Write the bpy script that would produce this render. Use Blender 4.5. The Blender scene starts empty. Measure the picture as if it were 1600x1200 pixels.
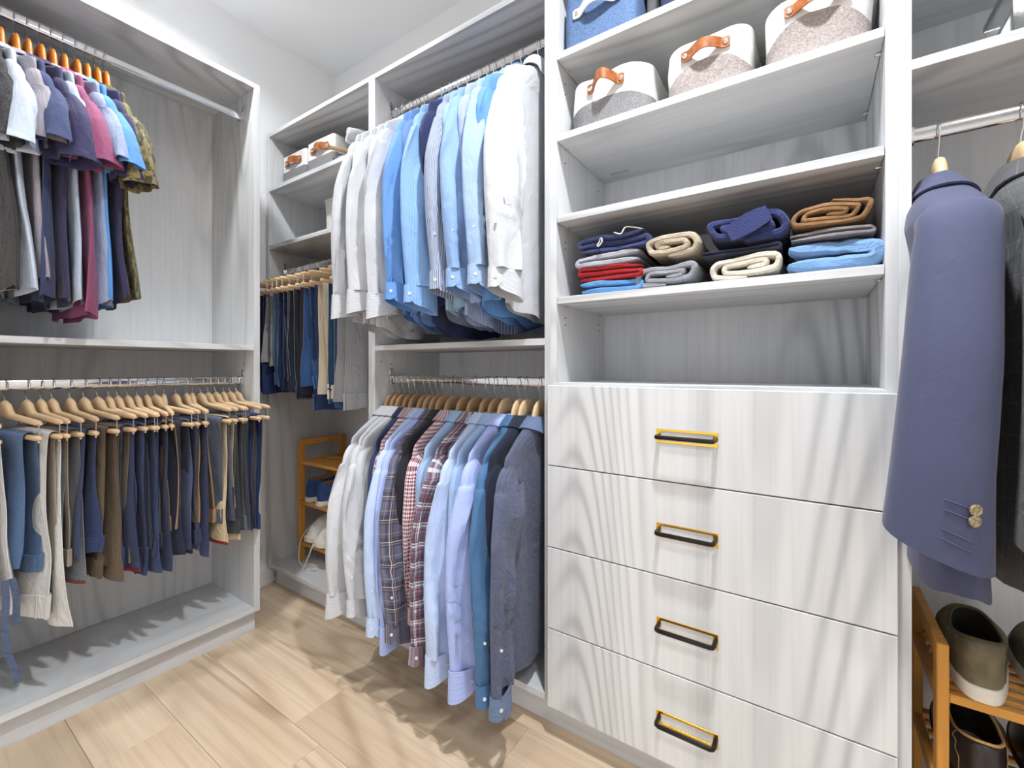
import bpy, bmesh, math, random
import numpy as np
from mathutils import Vector

scene = bpy.context.scene
COL = scene.collection
PI = math.pi
rnd = random.Random(7)

# ------------------------------------------------------------------ camera
H_CAM = 1.035
cam_d = bpy.data.cameras.new('camera')
cam = bpy.data.objects.new('camera', cam_d)
COL.objects.link(cam)
cam_d.sensor_fit = 'HORIZONTAL'
cam_d.sensor_width = 36.0
cam_d.lens = 36.0 * 692.0 / 1600.0
cam_d.shift_y = -25.0 / 1600.0
cam_d.clip_start = 0.02
cam.location = (0.0, 0.0, H_CAM)
cam.rotation_euler = (PI / 2, 0.0, math.atan2(466.0, 692.0))
scene.camera = cam

# ------------------------------------------------------------------ world, lamps, exposure
scene.view_settings.view_transform = 'Standard'
scene.view_settings.look = 'None'
scene.view_settings.exposure = -0.42
scene.view_settings.gamma = 1.0
scene.view_settings.use_curve_mapping = False
world = bpy.data.worlds.new('world')
scene.world = world
world.use_nodes = True
wb = world.node_tree.nodes['Background']
wb.inputs[0].default_value = (0.93, 0.96, 1.0, 1)
wb.inputs[1].default_value = 2.4
CEIL = 2.63
# unseen doorway added behind the viewer for soft fill light (portal only helps sampling)
ADDED_DOOR_X0, ADDED_DOOR_X1, ADDED_DOOR_Y, ADDED_DOOR_H = -1.15, -0.15, -1.60, 2.10
pd_ = bpy.data.lights.new('added_doorway_portal', 'AREA')
pd_.shape = 'RECTANGLE'; pd_.size = ADDED_DOOR_X1 - ADDED_DOOR_X0; pd_.size_y = ADDED_DOOR_H
pd_.cycles.is_portal = True
po_ = bpy.data.objects.new('added_doorway_portal', pd_)
po_.location = ((ADDED_DOOR_X0 + ADDED_DOOR_X1) / 2, ADDED_DOOR_Y - 0.11, ADDED_DOOR_H / 2)
po_.rotation_euler = (PI / 2, 0, PI)
COL.objects.link(po_)
# recessed downlights, the last two added behind the viewer as fill: (x, y, watts)
DOWNLIGHTS_AND_FILL = [(-1.61, 0.58, 17.0), (-0.10, 0.60, 38.0), (-0.75, -0.60, 9.0), (0.80, -0.50, 16.0)]
for i, (lx, ly, w) in enumerate(DOWNLIGHTS_AND_FILL):
    ld = bpy.data.lights.new('downlight_or_fill_lamp', 'AREA')
    ld.shape = 'DISK'
    ld.size = 0.085 if ly > 0 else 0.30
    ld.energy = w
    ld.spread = math.radians(146)
    ld.color = (0.935, 0.968, 1.0)
    lo = bpy.data.objects.new('downlight_or_fill_lamp', ld)
    lo.location = (lx, ly, CEIL - 0.016)
    COL.objects.link(lo)

# ------------------------------------------------------------------ colour and noise helpers
def lin(c):
    return tuple(((v / 255.0) / 12.92 if v / 255.0 <= 0.04045 else ((v / 255.0 + 0.055) / 1.055) ** 2.4) for v in c)

def rgba(c):
    return (*lin(c), 1.0)

_T = np.random.RandomState(11).rand(8, 256, 256).astype(np.float64)
def vnoise(x, y, seed=0):
    """smooth value noise in -1..1"""
    t = _T[seed % 8]
    x = np.asarray(x, float) + seed * 17.31
    y = np.asarray(y, float) + seed * 5.77
    xi = np.floor(x).astype(int); yi = np.floor(y).astype(int)
    fx = x - xi; fy = y - yi
    fx = fx * fx * (3 - 2 * fx); fy = fy * fy * (3 - 2 * fy)
    a = t[xi % 256, yi % 256]; b = t[(xi + 1) % 256, yi % 256]
    c = t[xi % 256, (yi + 1) % 256]; d = t[(xi + 1) % 256, (yi + 1) % 256]
    return ((a * (1 - fx) + b * fx) * (1 - fy) + (c * (1 - fx) + d * fx) * fy) * 2 - 1

def fbm(x, y, seed=0, octaves=3):
    s = 0.0; a = 1.0
    for o in range(octaves):
        s = s + a * vnoise(x * 2 ** o, y * 2 ** o, seed + o * 3)
        a *= 0.5
    return s

# ------------------------------------------------------------------ mesh builder
class G:
    def __init__(self):
        self.v = []; self.f = []; self.uv = []; self.n = 0
    def add(self, verts, faces, uvs=None):
        verts = np.asarray(verts, float).reshape(-1, 3)
        self.v.append(verts)
        for k, fc in enumerate(faces):
            self.f.append([i + self.n for i in fc])
            if uvs is None:
                self.uv.append([(0.0, 0.0)] * len(fc))
            else:
                self.uv.append(uvs[k])
        self.n += len(verts)
        return self
    def grid(self, P, closed=False, U=None, V=None, flip=False):
        P = np.asarray(P, float)
        r, c = P.shape[:2]
        cc = c if closed else c - 1
        if U is None: U = np.linspace(0, 1, cc + 1)
        if V is None: V = np.linspace(0, 1, r)
        U = np.asarray(U, float); V = np.asarray(V, float)
        fs = []; us = []
        for i in range(r - 1):
            for j in range(cc):
                j2 = (j + 1) % c
                q = [i * c + j, i * c + j2, (i + 1) * c + j2, (i + 1) * c + j]
                if U.ndim == 1:
                    uq = [(U[j], V[i]), (U[j + 1], V[i]), (U[j + 1], V[i + 1]), (U[j], V[i + 1])]
                else:
                    uq = [(U[i, j], V[i, j]), (U[i, j + 1], V[i, j + 1]), (U[i + 1, j + 1], V[i + 1, j + 1]), (U[i + 1, j], V[i + 1, j])]
                if flip:
                    q = q[::-1]; uq = uq[::-1]
                fs.append(q); us.append(uq)
        return self.add(P.reshape(-1, 3), fs, us)
    def ngon(self, P):
        P = np.asarray(P, float)
        uv = [[(p[0], p[1]) for p in P]]
        return self.add(P, [list(range(len(P)))], uv)
    def box(self, x0, x1, y0, y1, z0, z1, ch=0.0):
        if ch <= 0:
            v = [(x0, y0, z0), (x1, y0, z0), (x1, y1, z0), (x0, y1, z0), (x0, y0, z1), (x1, y0, z1), (x1, y1, z1), (x0, y1, z1)]
            f = [(0, 3, 2, 1), (4, 5, 6, 7), (0, 1, 5, 4), (1, 2, 6, 5), (2, 3, 7, 6), (3, 0, 4, 7)]
            return self.add(v, f)
        bm = bmesh.new()
        bmesh.ops.create_cube(bm, size=1.0)
        for v in bm.verts:
            v.co = Vector(((x0 + x1) / 2 + v.co.x * (x1 - x0), (y0 + y1) / 2 + v.co.y * (y1 - y0), (z0 + z1) / 2 + v.co.z * (z1 - z0)))
        bmesh.ops.bevel(bm, geom=bm.edges[:], offset=ch, segments=1, affect='EDGES')
        bm.verts.index_update()
        vs = [v.co[:] for v in bm.verts]; fs = [[v.index for v in f.verts] for f in bm.faces]
        bm.free()
        return self.add(vs, fs)
    def tube(self, pts, rad, n=8, cap=True, sq=1.0):
        pts = np.asarray(pts, float); m = len(pts)
        rad = np.full(m, rad) if np.isscalar(rad) else np.asarray(rad, float)
        T = np.gradient(pts, axis=0); T /= (np.linalg.norm(T, axis=1, keepdims=True) + 1e-12)
        ref = np.array([0, 0, 1.0]) if abs(T[0][2]) < 0.9 else np.array([1.0, 0, 0])
        a = np.cross(T[0], ref); a /= np.linalg.norm(a)
        th = np.linspace(0, 2 * PI, n, endpoint=False)
        R = []
        for i in range(m):
            a = a - T[i] * (a @ T[i]); a /= (np.linalg.norm(a) + 1e-12)
            b = np.cross(T[i], a)
            R.append(pts[i] + rad[i] * (np.outer(np.cos(th), a) + sq * np.outer(np.sin(th), b)))
        R = np.array(R)
        L = np.concatenate([[0], np.cumsum(np.linalg.norm(np.diff(pts, axis=0), axis=1))])
        self.grid(R, True, np.linspace(0, 2 * PI * rad.max(), n + 1), L)
        if cap:
            self.ngon(R[0]); self.ngon(R[-1][::-1])
        return self
    def lathe(self, c, ax, prof, n=14):
        """prof: list of (r, h) along axis ax from point c"""
        ax = np.asarray(ax, float); ax /= np.linalg.norm(ax)
        ref = np.array([0, 0, 1.0]) if abs(ax[2]) < 0.9 else np.array([1.0, 0, 0])
        a = np.cross(ax, ref); a /= np.linalg.norm(a); b = np.cross(ax, a)
        th = np.linspace(0, 2 * PI, n, endpoint=False)
        R = np.array([np.asarray(c) + ax * h + r * (np.outer(np.cos(th), a) + np.outer(np.sin(th), b)) for r, h in prof])
        self.grid(R, True)
        self.ngon(R[0][::-1]); self.ngon(R[-1])
        return self
    def sheet(self, P, t, U=None, V=None):
        """open grid given thickness t along its normals"""
        P = np.asarray(P, float)
        du = np.gradient(P, axis=1); dv = np.gradient(P, axis=0)
        N = np.cross(du, dv); N /= (np.linalg.norm(N, axis=2, keepdims=True) + 1e-12)
        A = P + N * t / 2; B = P - N * t / 2
        Q = np.concatenate([A, B[:, ::-1]], axis=1)
        if U is not None and np.asarray(U).ndim == 1:
            U = np.concatenate([U, U[::-1], U[:1]])
        else:
            U = None
        self.grid(Q, True, U, V)
        c = P.shape[1]
        for row, fl in ((0, False), (-1, True)):
            a = A[row]; b = B[row]
            self.grid(np.array([a, b]), False, flip=fl)
        return self
    def build(self, name, mat, parent=None, origin=(0, 0, 0), smooth=True, angle=40):
        me = bpy.data.meshes.new(name)
        V = np.concatenate(self.v) - np.asarray(origin, float)
        me.from_pydata(V.tolist(), [], self.f)
        uvl = me.uv_layers.new(name='UVMap')
        flat = np.array([c for f in self.uv for p in f for c in p], dtype=np.float32)
        uvl.data.foreach_set('uv', flat)
        if smooth:
            me.polygons.foreach_set('use_smooth', [True] * len(me.polygons))
            me.set_sharp_from_angle(angle=math.radians(angle))
        me.materials.append(mat)
        me.update()
        o = bpy.data.objects.new(name, me)
        COL.objects.link(o)
        po = WORLD_ORIGIN.get(parent.name, (0, 0, 0)) if parent else (0, 0, 0)
        o.location = tuple(np.asarray(origin, float) - np.asarray(po, float))
        WORLD_ORIGIN[o.name] = tuple(origin)
        if parent: o.parent = parent
        return o

WORLD_ORIGIN = {}
def tag(o, label, cat, group=None):
    o['label'] = label; o['category'] = cat
    if group: o['group'] = group
    return o
def thing(name, label, cat, loc, rotz=0.0, group=None, frame='world'):
    o = bpy.data.objects.new(name, None)
    o.empty_display_size = 0.05
    COL.objects.link(o)
    o.location = loc; o.rotation_euler = (0, 0, rotz)
    WORLD_ORIGIN[o.name] = tuple(loc) if frame == 'world' else (0, 0, 0)
    return tag(o, label, cat, group)
def struct(o):
    o['kind'] = 'structure'
    return o

def spline(P, n):
    """Catmull-Rom through the points"""
    P = np.asarray(P, float)
    Q = np.concatenate([[2 * P[0] - P[1]], P, [2 * P[-1] - P[-2]]])
    m = len(P) - 1
    out = []
    for t in np.linspace(0, m, n):
        i = min(int(t), m - 1); u = t - i
        p0, p1, p2, p3 = Q[i], Q[i + 1], Q[i + 2], Q[i + 3]
        out.append(0.5 * ((2 * p1) + (-p0 + p2) * u + (2 * p0 - 5 * p1 + 4 * p2 - p3) * u * u + (-p0 + 3 * p1 - 3 * p2 + p3) * u ** 3))
    return np.array(out)

# ------------------------------------------------------------------ materials
class NT:
    def __init__(self, name):
        self.m = bpy.data.materials.new(name)
        self.m.use_nodes = True
        self.t = self.m.node_tree
        self.p = self.t.nodes['Principled BSDF']
    def n(self, typ, **kw):
        nd = self.t.nodes.new(typ)
        for k, v in kw.items():
            if k.startswith('_'): setattr(nd, k[1:], v)
        return nd
    def link(self, a, b): self.t.links.new(a, b)
    def val(self, sock, v):
        if hasattr(v, 'is_linked') or hasattr(v, 'links'): self.link(v, sock)
        else: sock.default_value = v
    def math(self, op, a, b=None, c=None, clamp=False):
        nd = self.t.nodes.new('ShaderNodeMath'); nd.operation = op; nd.use_clamp = clamp
        self.val(nd.inputs[0], a)
        if b is not None: self.val(nd.inputs[1], b)
        if c is not None: self.val(nd.inputs[2], c)
        return nd.outputs[0]
    def mix(self, f, a, b, mode='MIX'):
        nd = self.t.nodes.new('ShaderNodeMix'); nd.data_type = 'RGBA'; nd.blend_type = mode
        self.val(nd.inputs[0], f); self.val(nd.inputs[6], a); self.val(nd.inputs[7], b)
        return nd.outputs[2]
    def noise(self, vec, scale, detail=3, rough=0.5, dist=0.0):
        nd = self.t.nodes.new('ShaderNodeTexNoise')
        self.link(vec, nd.inputs['Vector'])
        nd.inputs['Scale'].default_value = scale; nd.inputs['Detail'].default_value = detail
        nd.inputs['Roughness'].default_value = rough; nd.inputs['Distortion'].default_value = dist
        return nd.outputs[0]
    def mapping(self, vec, scale=(1, 1, 1), loc=(0, 0, 0)):
        nd = self.t.nodes.new('ShaderNodeMapping')
        self.link(vec, nd.inputs[0]); nd.inputs['Scale'].default_value = scale; nd.inputs['Location'].default_value = loc
        return nd.outputs[0]
    def coord(self, which='Object'):
        return self.t.nodes.new('ShaderNodeTexCoord').outputs[which]
    def ramp(self, f, stops):
        nd = self.t.nodes.new('ShaderNodeValToRGB')
        el = nd.color_ramp.elements
        el[0].position, el[0].color = stops[0]; el[1].position, el[1].color = stops[-1]
        for s in stops[1:-1]:
            e = el.new(s[0]); e.color = s[1]
        self.link(f, nd.inputs[0])
        return nd.outputs[0]
    def bump(self, h, strength, dist=0.001):
        nd = self.t.nodes.new('ShaderNodeBump')
        nd.inputs['Strength'].default_value = strength; nd.inputs['Distance'].default_value = dist
        self.link(h, nd.inputs['Height']); self.link(nd.outputs[0], self.p.inputs['Normal'])
    def base(self, c): self.val(self.p.inputs['Base Color'], c)
    def set(self, **kw):
        for k, v in kw.items(): self.p.inputs[k].default_value = v
        return self

def wood_grain(name, axis, light, mid, dark, rough, lines=24.0, stretch=0.13, random_piece=False, fine=0.5, contrast=1.0, spec=0.3):
    w = NT(name)
    c = w.coord('Object')
    if random_piece:
        oi = w.n('ShaderNodeObjectInfo')
        sc = w.n('ShaderNodeVectorMath', _operation='SCALE'); w.link(oi.outputs['Random'], sc.inputs['Scale']); sc.inputs[0].default_value = (7.3, 4.1, 9.7)
        ad = w.n('ShaderNodeVectorMath', _operation='ADD'); w.link(c, ad.inputs[0]); w.link(sc.outputs[0], ad.inputs[1])
        c = ad.outputs[0]
    s = [1.0, 1.0, 1.0]; s['xyz'.index(axis)] = stretch
    q = w.mapping(c, tuple(s), (3.1, 1.7, 5.3))
    big = w.noise(q, 2.6, 1.2, 0.35, 0.25)
    ln = w.math('SINE', w.math('MULTIPLY', big, lines * 2.2))
    ln = w.math('POWER', w.math('ADD', w.math('MULTIPLY', ln, 0.5), 0.5), 2.6)
    mask = w.ramp(w.noise(q, 3.4, 1.0), [(0.42, (0.06, 0.06, 0.06, 1)), (0.62, (1, 1, 1, 1))])
    ln = w.math('MULTIPLY', ln, mask)
    s2 = [1.0, 1.0, 1.0]; s2['xyz'.index(axis)] = 0.03
    streak = w.noise(w.mapping(c, tuple(s2)), 62.0, 3.0, 0.6)
    soft = w.noise(w.mapping(c, tuple(s), (9.0, 2.0, 4.0)), 4.0, 3.0, 0.6, 0.4)
    kn = w.noise(w.mapping(c, tuple([v if v == 1.0 else 0.45 for v in s]), (1.3, 8.2, 2.4)), 5.0, 0.0)
    knot = w.ramp(kn, [(0.78, (0, 0, 0, 1)), (0.86, (1, 1, 1, 1))])
    col = w.mix(w.ramp(soft, [(0.35, (0, 0, 0, 1)), (0.7, (1, 1, 1, 1))]), rgba(light), rgba(mid))
    col = w.mix(w.math('MULTIPLY', ln, 0.44 * contrast), col, rgba(dark))
    col = w.mix(w.math('MULTIPLY', w.ramp(streak, [(0.45, (0, 0, 0, 1)), (0.75, (1, 1, 1, 1))]), 0.42 * fine), col, rgba(dark))
    col = w.mix(w.math('MULTIPLY', knot, 0.55 * contrast), col, rgba(dark))
    if random_piece:
        v = w.math('MULTIPLY_ADD', oi.outputs['Random'], 0.16, 0.92)
        hs = w.n('ShaderNodeHueSaturation'); w.link(v, hs.inputs['Value']); w.link(col, hs.inputs['Color']); col = hs.outputs[0]
    w.base(col)
    w.set(Roughness=rough)
    w.p.inputs['Specular IOR Level'].default_value = spec
    w.bump(streak, 0.08, 0.0006)
    return w.m

LAM = dict(light=(222, 223, 224), mid=(209, 210, 212), dark=(134, 137, 142), rough=0.5, lines=66.0, stretch=0.15, fine=0.42)
LAM_Z = wood_grain('pale_grey_laminate_upright', 'z', **LAM)
LAM_X = wood_grain('pale_grey_laminate_lengthwise', 'x', **LAM)
LAM_Y = wood_grain('pale_grey_laminate_crosswise', 'y', **LAM)
OAK = wood_grain('pale_oak_plank', 'x', (219, 198, 172), (204, 179, 150), (146, 114, 86), 0.42, lines=60, stretch=0.15, random_piece=True, fine=0.8, contrast=1.15)
BAMBOO = wood_grain('bamboo', 'x', (216, 158, 82), (198, 138, 62), (160, 98, 38), 0.42, lines=10, stretch=0.05, fine=0.9, contrast=0.4)
BAMBOO_Z = wood_grain('bamboo_upright', 'z', (216, 158, 82), (198, 138, 62), (160, 98, 38), 0.42, lines=10, stretch=0.05, fine=0.9, contrast=0.4)
BEECH = wood_grain('pale_beech', 'x', (226, 198, 160), (213, 180, 140), (178, 140, 100), 0.45, lines=8, stretch=0.06, fine=0.6, contrast=0.3)
BEECH_DK = wood_grain('brown_beech', 'x', (178, 146, 110), (160, 128, 94), (124, 94, 66), 0.45, lines=8, stretch=0.06, fine=0.6, contrast=0.3)
CHERRY = wood_grain('orange_cherry', 'x', (214, 138, 52), (196, 116, 36), (150, 80, 22), 0.35, lines=8, stretch=0.06, fine=0.6, contrast=0.3, spec=0.45)

def plain(name, c, rough=0.6, metal=0.0, spec=0.3, bump=None, var=0.0, vscale=40.0):
    w = NT(name)
    if var:
        nz = w.noise(w.coord('Object'), vscale, 4.0, 0.6)
        w.base(w.mix(w.ramp(nz, [(0.3, (0, 0, 0, 1)), (0.72, (1, 1, 1, 1))]), rgba(tuple(max(0, v - var) for v in c)), rgba(tuple(min(255, v + var) for v in c))))
    else:
        w.base(rgba(c))
    w.set(Roughness=rough, Metallic=metal)
    w.p.inputs['Specular IOR Level'].default_value = spec
    if bump:
        w.bump(w.noise(w.coord('Object'), bump[0], 3.0), bump[1], bump[2])
    return w.m

WALL = plain('white_wall_paint', (240, 240, 240), 0.75, bump=(180, 0.12, 0.0006))
CEILM = plain('white_ceiling_paint', (242, 242, 242), 0.85, bump=(220, 0.15, 0.0006))
TRIM = plain('white_trim_paint', (234, 235, 236), 0.4)
CHROME = plain('chrome', (226, 227, 229), 0.09, 1.0)
STEEL = plain('brushed_steel_wire', (214, 213, 210), 0.22, 1.0)
BRASS = plain('polished_brass', (222, 176, 66), 0.2, 1.0)
BRONZE = plain('black_bronze', (34, 30, 30), 0.3, 0.6, 0.5)
DARKGAP = plain('dark_recess', (26, 26, 27), 0.9)
LEATHER = plain('tan_leather', (152, 84, 32), 0.42, spec=0.4, bump=(420, 0.35, 0.001), var=26, vscale=60)
RIVET = plain('nickel_rivet', (232, 226, 214), 0.18, 1.0)
BUTTON_W = plain('white_shirt_button', (218, 216, 212), 0.25, spec=0.5)
BUTTON_H = plain('horn_button', (150, 132, 96), 0.2, 0.25, spec=0.6, var=50, vscale=260)
def emit(name, c, s):
    w = NT(name); w.base(rgba(c)); w.p.inputs['Emission Color'].default_value = rgba(c); w.p.inputs['Emission Strength'].default_value = s
    return w.m
LENS = emit('downlight_or_fill_lens', (255, 250, 240), 6.0)

_FAB = {}
def fabric(c, kind='plain', c2=None, c3=None, rough=0.85, sheen=0.15, weave=1500.0, bump=0.35, wr=0.0):
    """woven cloth; u and v of the garments are in metres"""
    key = (c, kind, c2, c3, rough, bump)
    if key in _FAB: return _FAB[key]
    w = NT('cloth_%s_%d_%d_%d' % (kind, *c))
    uv = w.coord('UV')
    sep = w.n('ShaderNodeSeparateXYZ'); w.link(uv, sep.inputs[0])
    u, v = sep.outputs[0], sep.outputs[1]
    base = rgba(c)
    def stripe(x, per, wid, off=0.0):
        return w.math('LESS_THAN', w.math('FLOORED_MODULO', w.math('ADD', x, off), per), wid)
    col = base
    tone = w.noise(w.mapping(uv, (1, 0.4, 1)), 9.0, 3.0)
    if kind == 'plain':
        col = w.mix(w.math('MULTIPLY', tone, 0.22), base, rgba(tuple(int(k * 0.8) for k in c)))
    elif kind == 'heather':
        nz = w.noise(w.mapping(uv, (1, 0.35, 1)), 420.0, 3.0, 0.7)
        col = w.mix(w.ramp(nz, [(0.38, (0, 0, 0, 1)), (0.62, (1, 1, 1, 1))]), base, rgba(c2))
    elif kind == 'denim':
        nz = w.noise(w.mapping(uv, (1, 0.12, 1)), 700.0, 3.0, 0.7)
        sf = w.noise(uv, 7.0, 3.0)
        col = w.mix(w.ramp(nz, [(0.35, (0, 0, 0, 1)), (0.7, (1, 1, 1, 1))]), base, rgba(c2))
        col = w.mix(w.math('MULTIPLY', sf, 0.45), col, rgba(tuple(int(k * 0.7) for k in c)))
    elif kind == 'stripe':
        col = w.mix(stripe(u, 0.0052, 0.0024), base, rgba(c2))
    elif kind == 'finestripe':
        col = w.mix(stripe(u, 0.0034, 0.0014), base, rgba(c2))
    elif kind == 'gingham':
        a = stripe(u, 0.0115, 0.0060); b = stripe(v, 0.0115, 0.0060)
        col = w.mix(w.math('MULTIPLY', w.math('ADD', a, b), 0.5), base, rgba(c2))
    elif kind == 'plaid':
        P = 0.062
        col = w.mix(w.math('MULTIPLY', stripe(u, P, 0.026), 0.6), base, rgba(c2))
        col = w.mix(w.math('MULTIPLY', stripe(v, P, 0.026), 0.6), col, rgba(c2))
        for off, wd, cc, al in ((0.013, 0.0032, c3, 0.62), (0.044, 0.0030, c3, 0.62), (0.0505, 0.0022, (236, 232, 228), 0.5)):
            col = w.mix(w.math('MULTIPLY', stripe(u, P, wd, off), al), col, rgba(cc))
            col = w.mix(w.math('MULTIPLY', stripe(v, P, wd, off), al), col, rgba(cc))
    elif kind == 'redplaid':
        P = 0.052
        col = w.mix(w.math('MULTIPLY', stripe(u, P, 0.020), 0.6), base, rgba(c2))
        col = w.mix(w.math('MULTIPLY', stripe(v, P, 0.020), 0.6), col, rgba(c2))
        for off, wd, cc, al in ((0.010, 0.0036, c3, 0.8), (0.040, 0.0036, c3, 0.8), (0.020, 0.0030, (240, 236, 234), 0.75), (0.0275, 0.0024, (240, 236, 234), 0.6), (0.0325, 0.0030, (52, 46, 58), 0.7)):
            col = w.mix(w.math('MULTIPLY', stripe(u, P, wd, off), al), col, rgba(cc))
            col = w.mix(w.math('MULTIPLY', stripe(v, P, wd, off), al), col, rgba(cc))
    elif kind == 'windowpane':
        nz = w.noise(w.mapping(uv, (1, 0.3, 1)), 600.0, 2.0)
        col = w.mix(w.math('MULTIPLY', nz, 0.7), base, rgba(c2))
        for x in (u, v):
            col = w.mix(w.math('MULTIPLY', stripe(x, 0.052, 0.0016), 0.35), col, rgba(c3))
    elif kind == 'camo':
        n1 = w.noise(uv, 26.0, 3.0, 0.6, 0.6)
        col = w.ramp(n1, [(0.36, rgba(c)), (0.46, rgba(c2)), (0.56, rgba(c3)), (0.68, rgba(c))])
    w.base(col)
    w.set(Roughness=rough)
    w.p.inputs['Specular IOR Level'].default_value = 0.25
    w.p.inputs['Sheen Weight'].default_value = sheen
    w.p.inputs['Sheen Roughness'].default_value = 0.5
    h = w.noise(uv, weave, 2.0, 0.6)
    h2 = w.noise(w.mapping(uv, (1, 0.5, 1)), 38.0, 3.0, 0.55, 0.8)
    w.bump(w.math('ADD', w.math('MULTIPLY', h, 0.25), w.math('MULTIPLY', h2, 3.0)), bump, 0.008)
    _FAB[key] = w.m
    return w.m
# ------------------------------------------------------------------ the room
WX0, WX1, WY0, WY1 = -2.165, 1.08, ADDED_DOOR_Y, 1.475
g = G(); g.box(WX0 - 0.1, WX1 + 0.1, WY0 - 0.1, WY1 + 0.1, -0.08, -0.012)
floor = struct(g.build('floor', plain('floor_base', (120, 96, 74), 0.8), smooth=False))
seams = [0.346 + 0.1845 * k for k in range(-12, 7)]
joint0 = {0: -1.54, 1: -1.118, 3: -0.672, 4: -1.57}
pr = random.Random(3)
for k in range(-12, 7):
    y0 = 0.346 + 0.1845 * k; y1 = y0 + 0.1845
    if y1 < WY0 or y0 > WY1: continue
    y0 = max(y0, WY0); y1 = min(y1, WY1)
    x = joint0.get(k, WX0 + pr.uniform(0.3, 1.6))
    cuts = [x]
    while cuts[-1] < WX1: cuts.append(cuts[-1] + 1.82)
    while cuts[0] > WX0: cuts.insert(0, cuts[0] - 1.82)
    for a, b in zip(cuts[:-1], cuts[1:]):
        a = max(a, WX0); b = min(b, WX1)
        if b - a < 0.02: continue
        g = G()
        e = 0.0004; t = 0.0009
        g.box(a + e, b - e, y0 + e, y1 - e, -0.012, 0.0, t)
        g.build('plank', OAK, floor, origin=((a + b) / 2, (y0 + y1) / 2, 0), smooth=False)
def wall(name, *b):
    g = G(); g.box(*b); return struct(g.build(name, WALL, smooth=False))
wall('wall_left', WX0 - 0.1, WX0, WY0, WY1, 0, CEIL)
wall('wall_back', WX0 - 0.1, WX1 + 0.1, WY1, WY1 + 0.1, 0, CEIL)
wall('wall_right', WX1, WX1 + 0.1, WY0, WY1, 0, CEIL)
g = G()
g.box(WX0 - 0.1, ADDED_DOOR_X0, WY0 - 0.1, WY0, 0, CEIL); g.box(ADDED_DOOR_X1, WX1 + 0.1, WY0 - 0.1, WY0, 0, CEIL); g.box(ADDED_DOOR_X0, ADDED_DOOR_X1, WY0 - 0.1, WY0, ADDED_DOOR_H, CEIL)
struct(g.build('wall_front', WALL, smooth=False))  # wall with the doorway opening added to admit fill light
g = G()
for x0_, x1_, z0_, z1_ in ((ADDED_DOOR_X0 - 0.07, ADDED_DOOR_X0, 0, ADDED_DOOR_H + 0.07), (ADDED_DOOR_X1, ADDED_DOOR_X1 + 0.07, 0, ADDED_DOOR_H + 0.07), (ADDED_DOOR_X0, ADDED_DOOR_X1, ADDED_DOOR_H, ADDED_DOOR_H + 0.07)):
    g.box(x0_, x1_, WY0, WY0 + 0.014, z0_, z1_, 0.003)
struct(g.build('trim_1', TRIM, smooth=False))  # casing round the added doorway
g = G(); g.box(WX0 - 0.1, WX1 + 0.1, WY0 - 0.1, WY1 + 0.1, CEIL, CEIL + 0.1)
struct(g.build('ceiling', CEILM, smooth=False))
# baseboard on the bit of left wall between the two closet runs, and behind the viewer
def baseboard(name, P0, P1, inward):
    g = G(); P0 = np.array(P0, float); P1 = np.array(P1, float); n = np.array(inward, float)
    prof = [(0, 0), (0.014, 0), (0.014, 0.062), (0.010, 0.074), (0.010, 0.086), (0.004, 0.095), (0, 0.095)]
    R = np.array([[P + n * a + np.array([0, 0, b]) for a, b in prof] for P in (P0, P1)])
    g.grid(R, True); g.ngon(R[0][::-1]); g.ngon(R[1])
    struct(g.build(name, TRIM, smooth=False))
baseboard('baseboard_left', (WX0, 0.888, 0), (WX0, 1.128, 0), (1, 0, 0))
baseboard('baseboard_front', (WX0, WY0, 0), (ADDED_DOOR_X0 - 0.07, WY0, 0), (0, 1, 0))
baseboard('baseboard_right', (WX1, WY0, 0), (WX1, 1.09, 0), (-1, 0, 0))
# fixtures of the ceiling downlights and of the two added fill lamps
for i, (lx, ly, w) in enumerate(DOWNLIGHTS_AND_FILL):
    t = thing('downlight_or_fill_fixture', ('round white recessed ceiling downlight above the left end of the hanging shirts', 'round white recessed ceiling downlight above the floor before the hanging shirts',
        'added round white ceiling fill lamp behind the viewer at the left', 'added round white ceiling fill lamp behind the viewer at the right')[i], 'ceiling light', (lx, ly, CEIL), group='ceiling downlights')
    r_ = 0.05 if ly > 0 else 0.155
    g = G(); g.lathe((lx, ly, CEIL), (0, 0, -1), [(r_ * 1.5, 0.0), (r_ * 1.5, 0.004), (r_ * 1.36, 0.008), (r_ * 1.04, 0.009), (r_, 0.004)], 32)
    g.build('trim_ring', TRIM, t, (lx, ly, CEIL))
    g = G(); g.lathe((lx, ly, CEIL), (0, 0, -1), [(r_, 0.001), (r_, 0.0105), (r_ * 0.6, 0.012)], 32)
    g.build('lens', LENS, t, (lx, ly, CEIL))
# small wall plate on the left wall, low between the two runs
t = thing('wall_outlet', 'white wall outlet plate low on the wall between the two closet runs', 'outlet', (WX0, 1.03, 0.157))
g = G(); g.box(WX0, WX0 + 0.006, 0.972, 1.088, 0.122, 0.192, 0.002); g.build('cover_plate', TRIM, t, (WX0, 1.03, 0.157), smooth=False)
for dz in (-0.03, 0.03):
    g = G(); g.box(WX0 + 0.005, WX0 + 0.008, 1.03 + dz - 0.02, 1.03 + dz + 0.02, 0.139, 0.175, 0.001)
    g.build('socket', plain('socket_white', (222, 222, 220), 0.35), t, (WX0, 1.03, 0.157), smooth=False)

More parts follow.
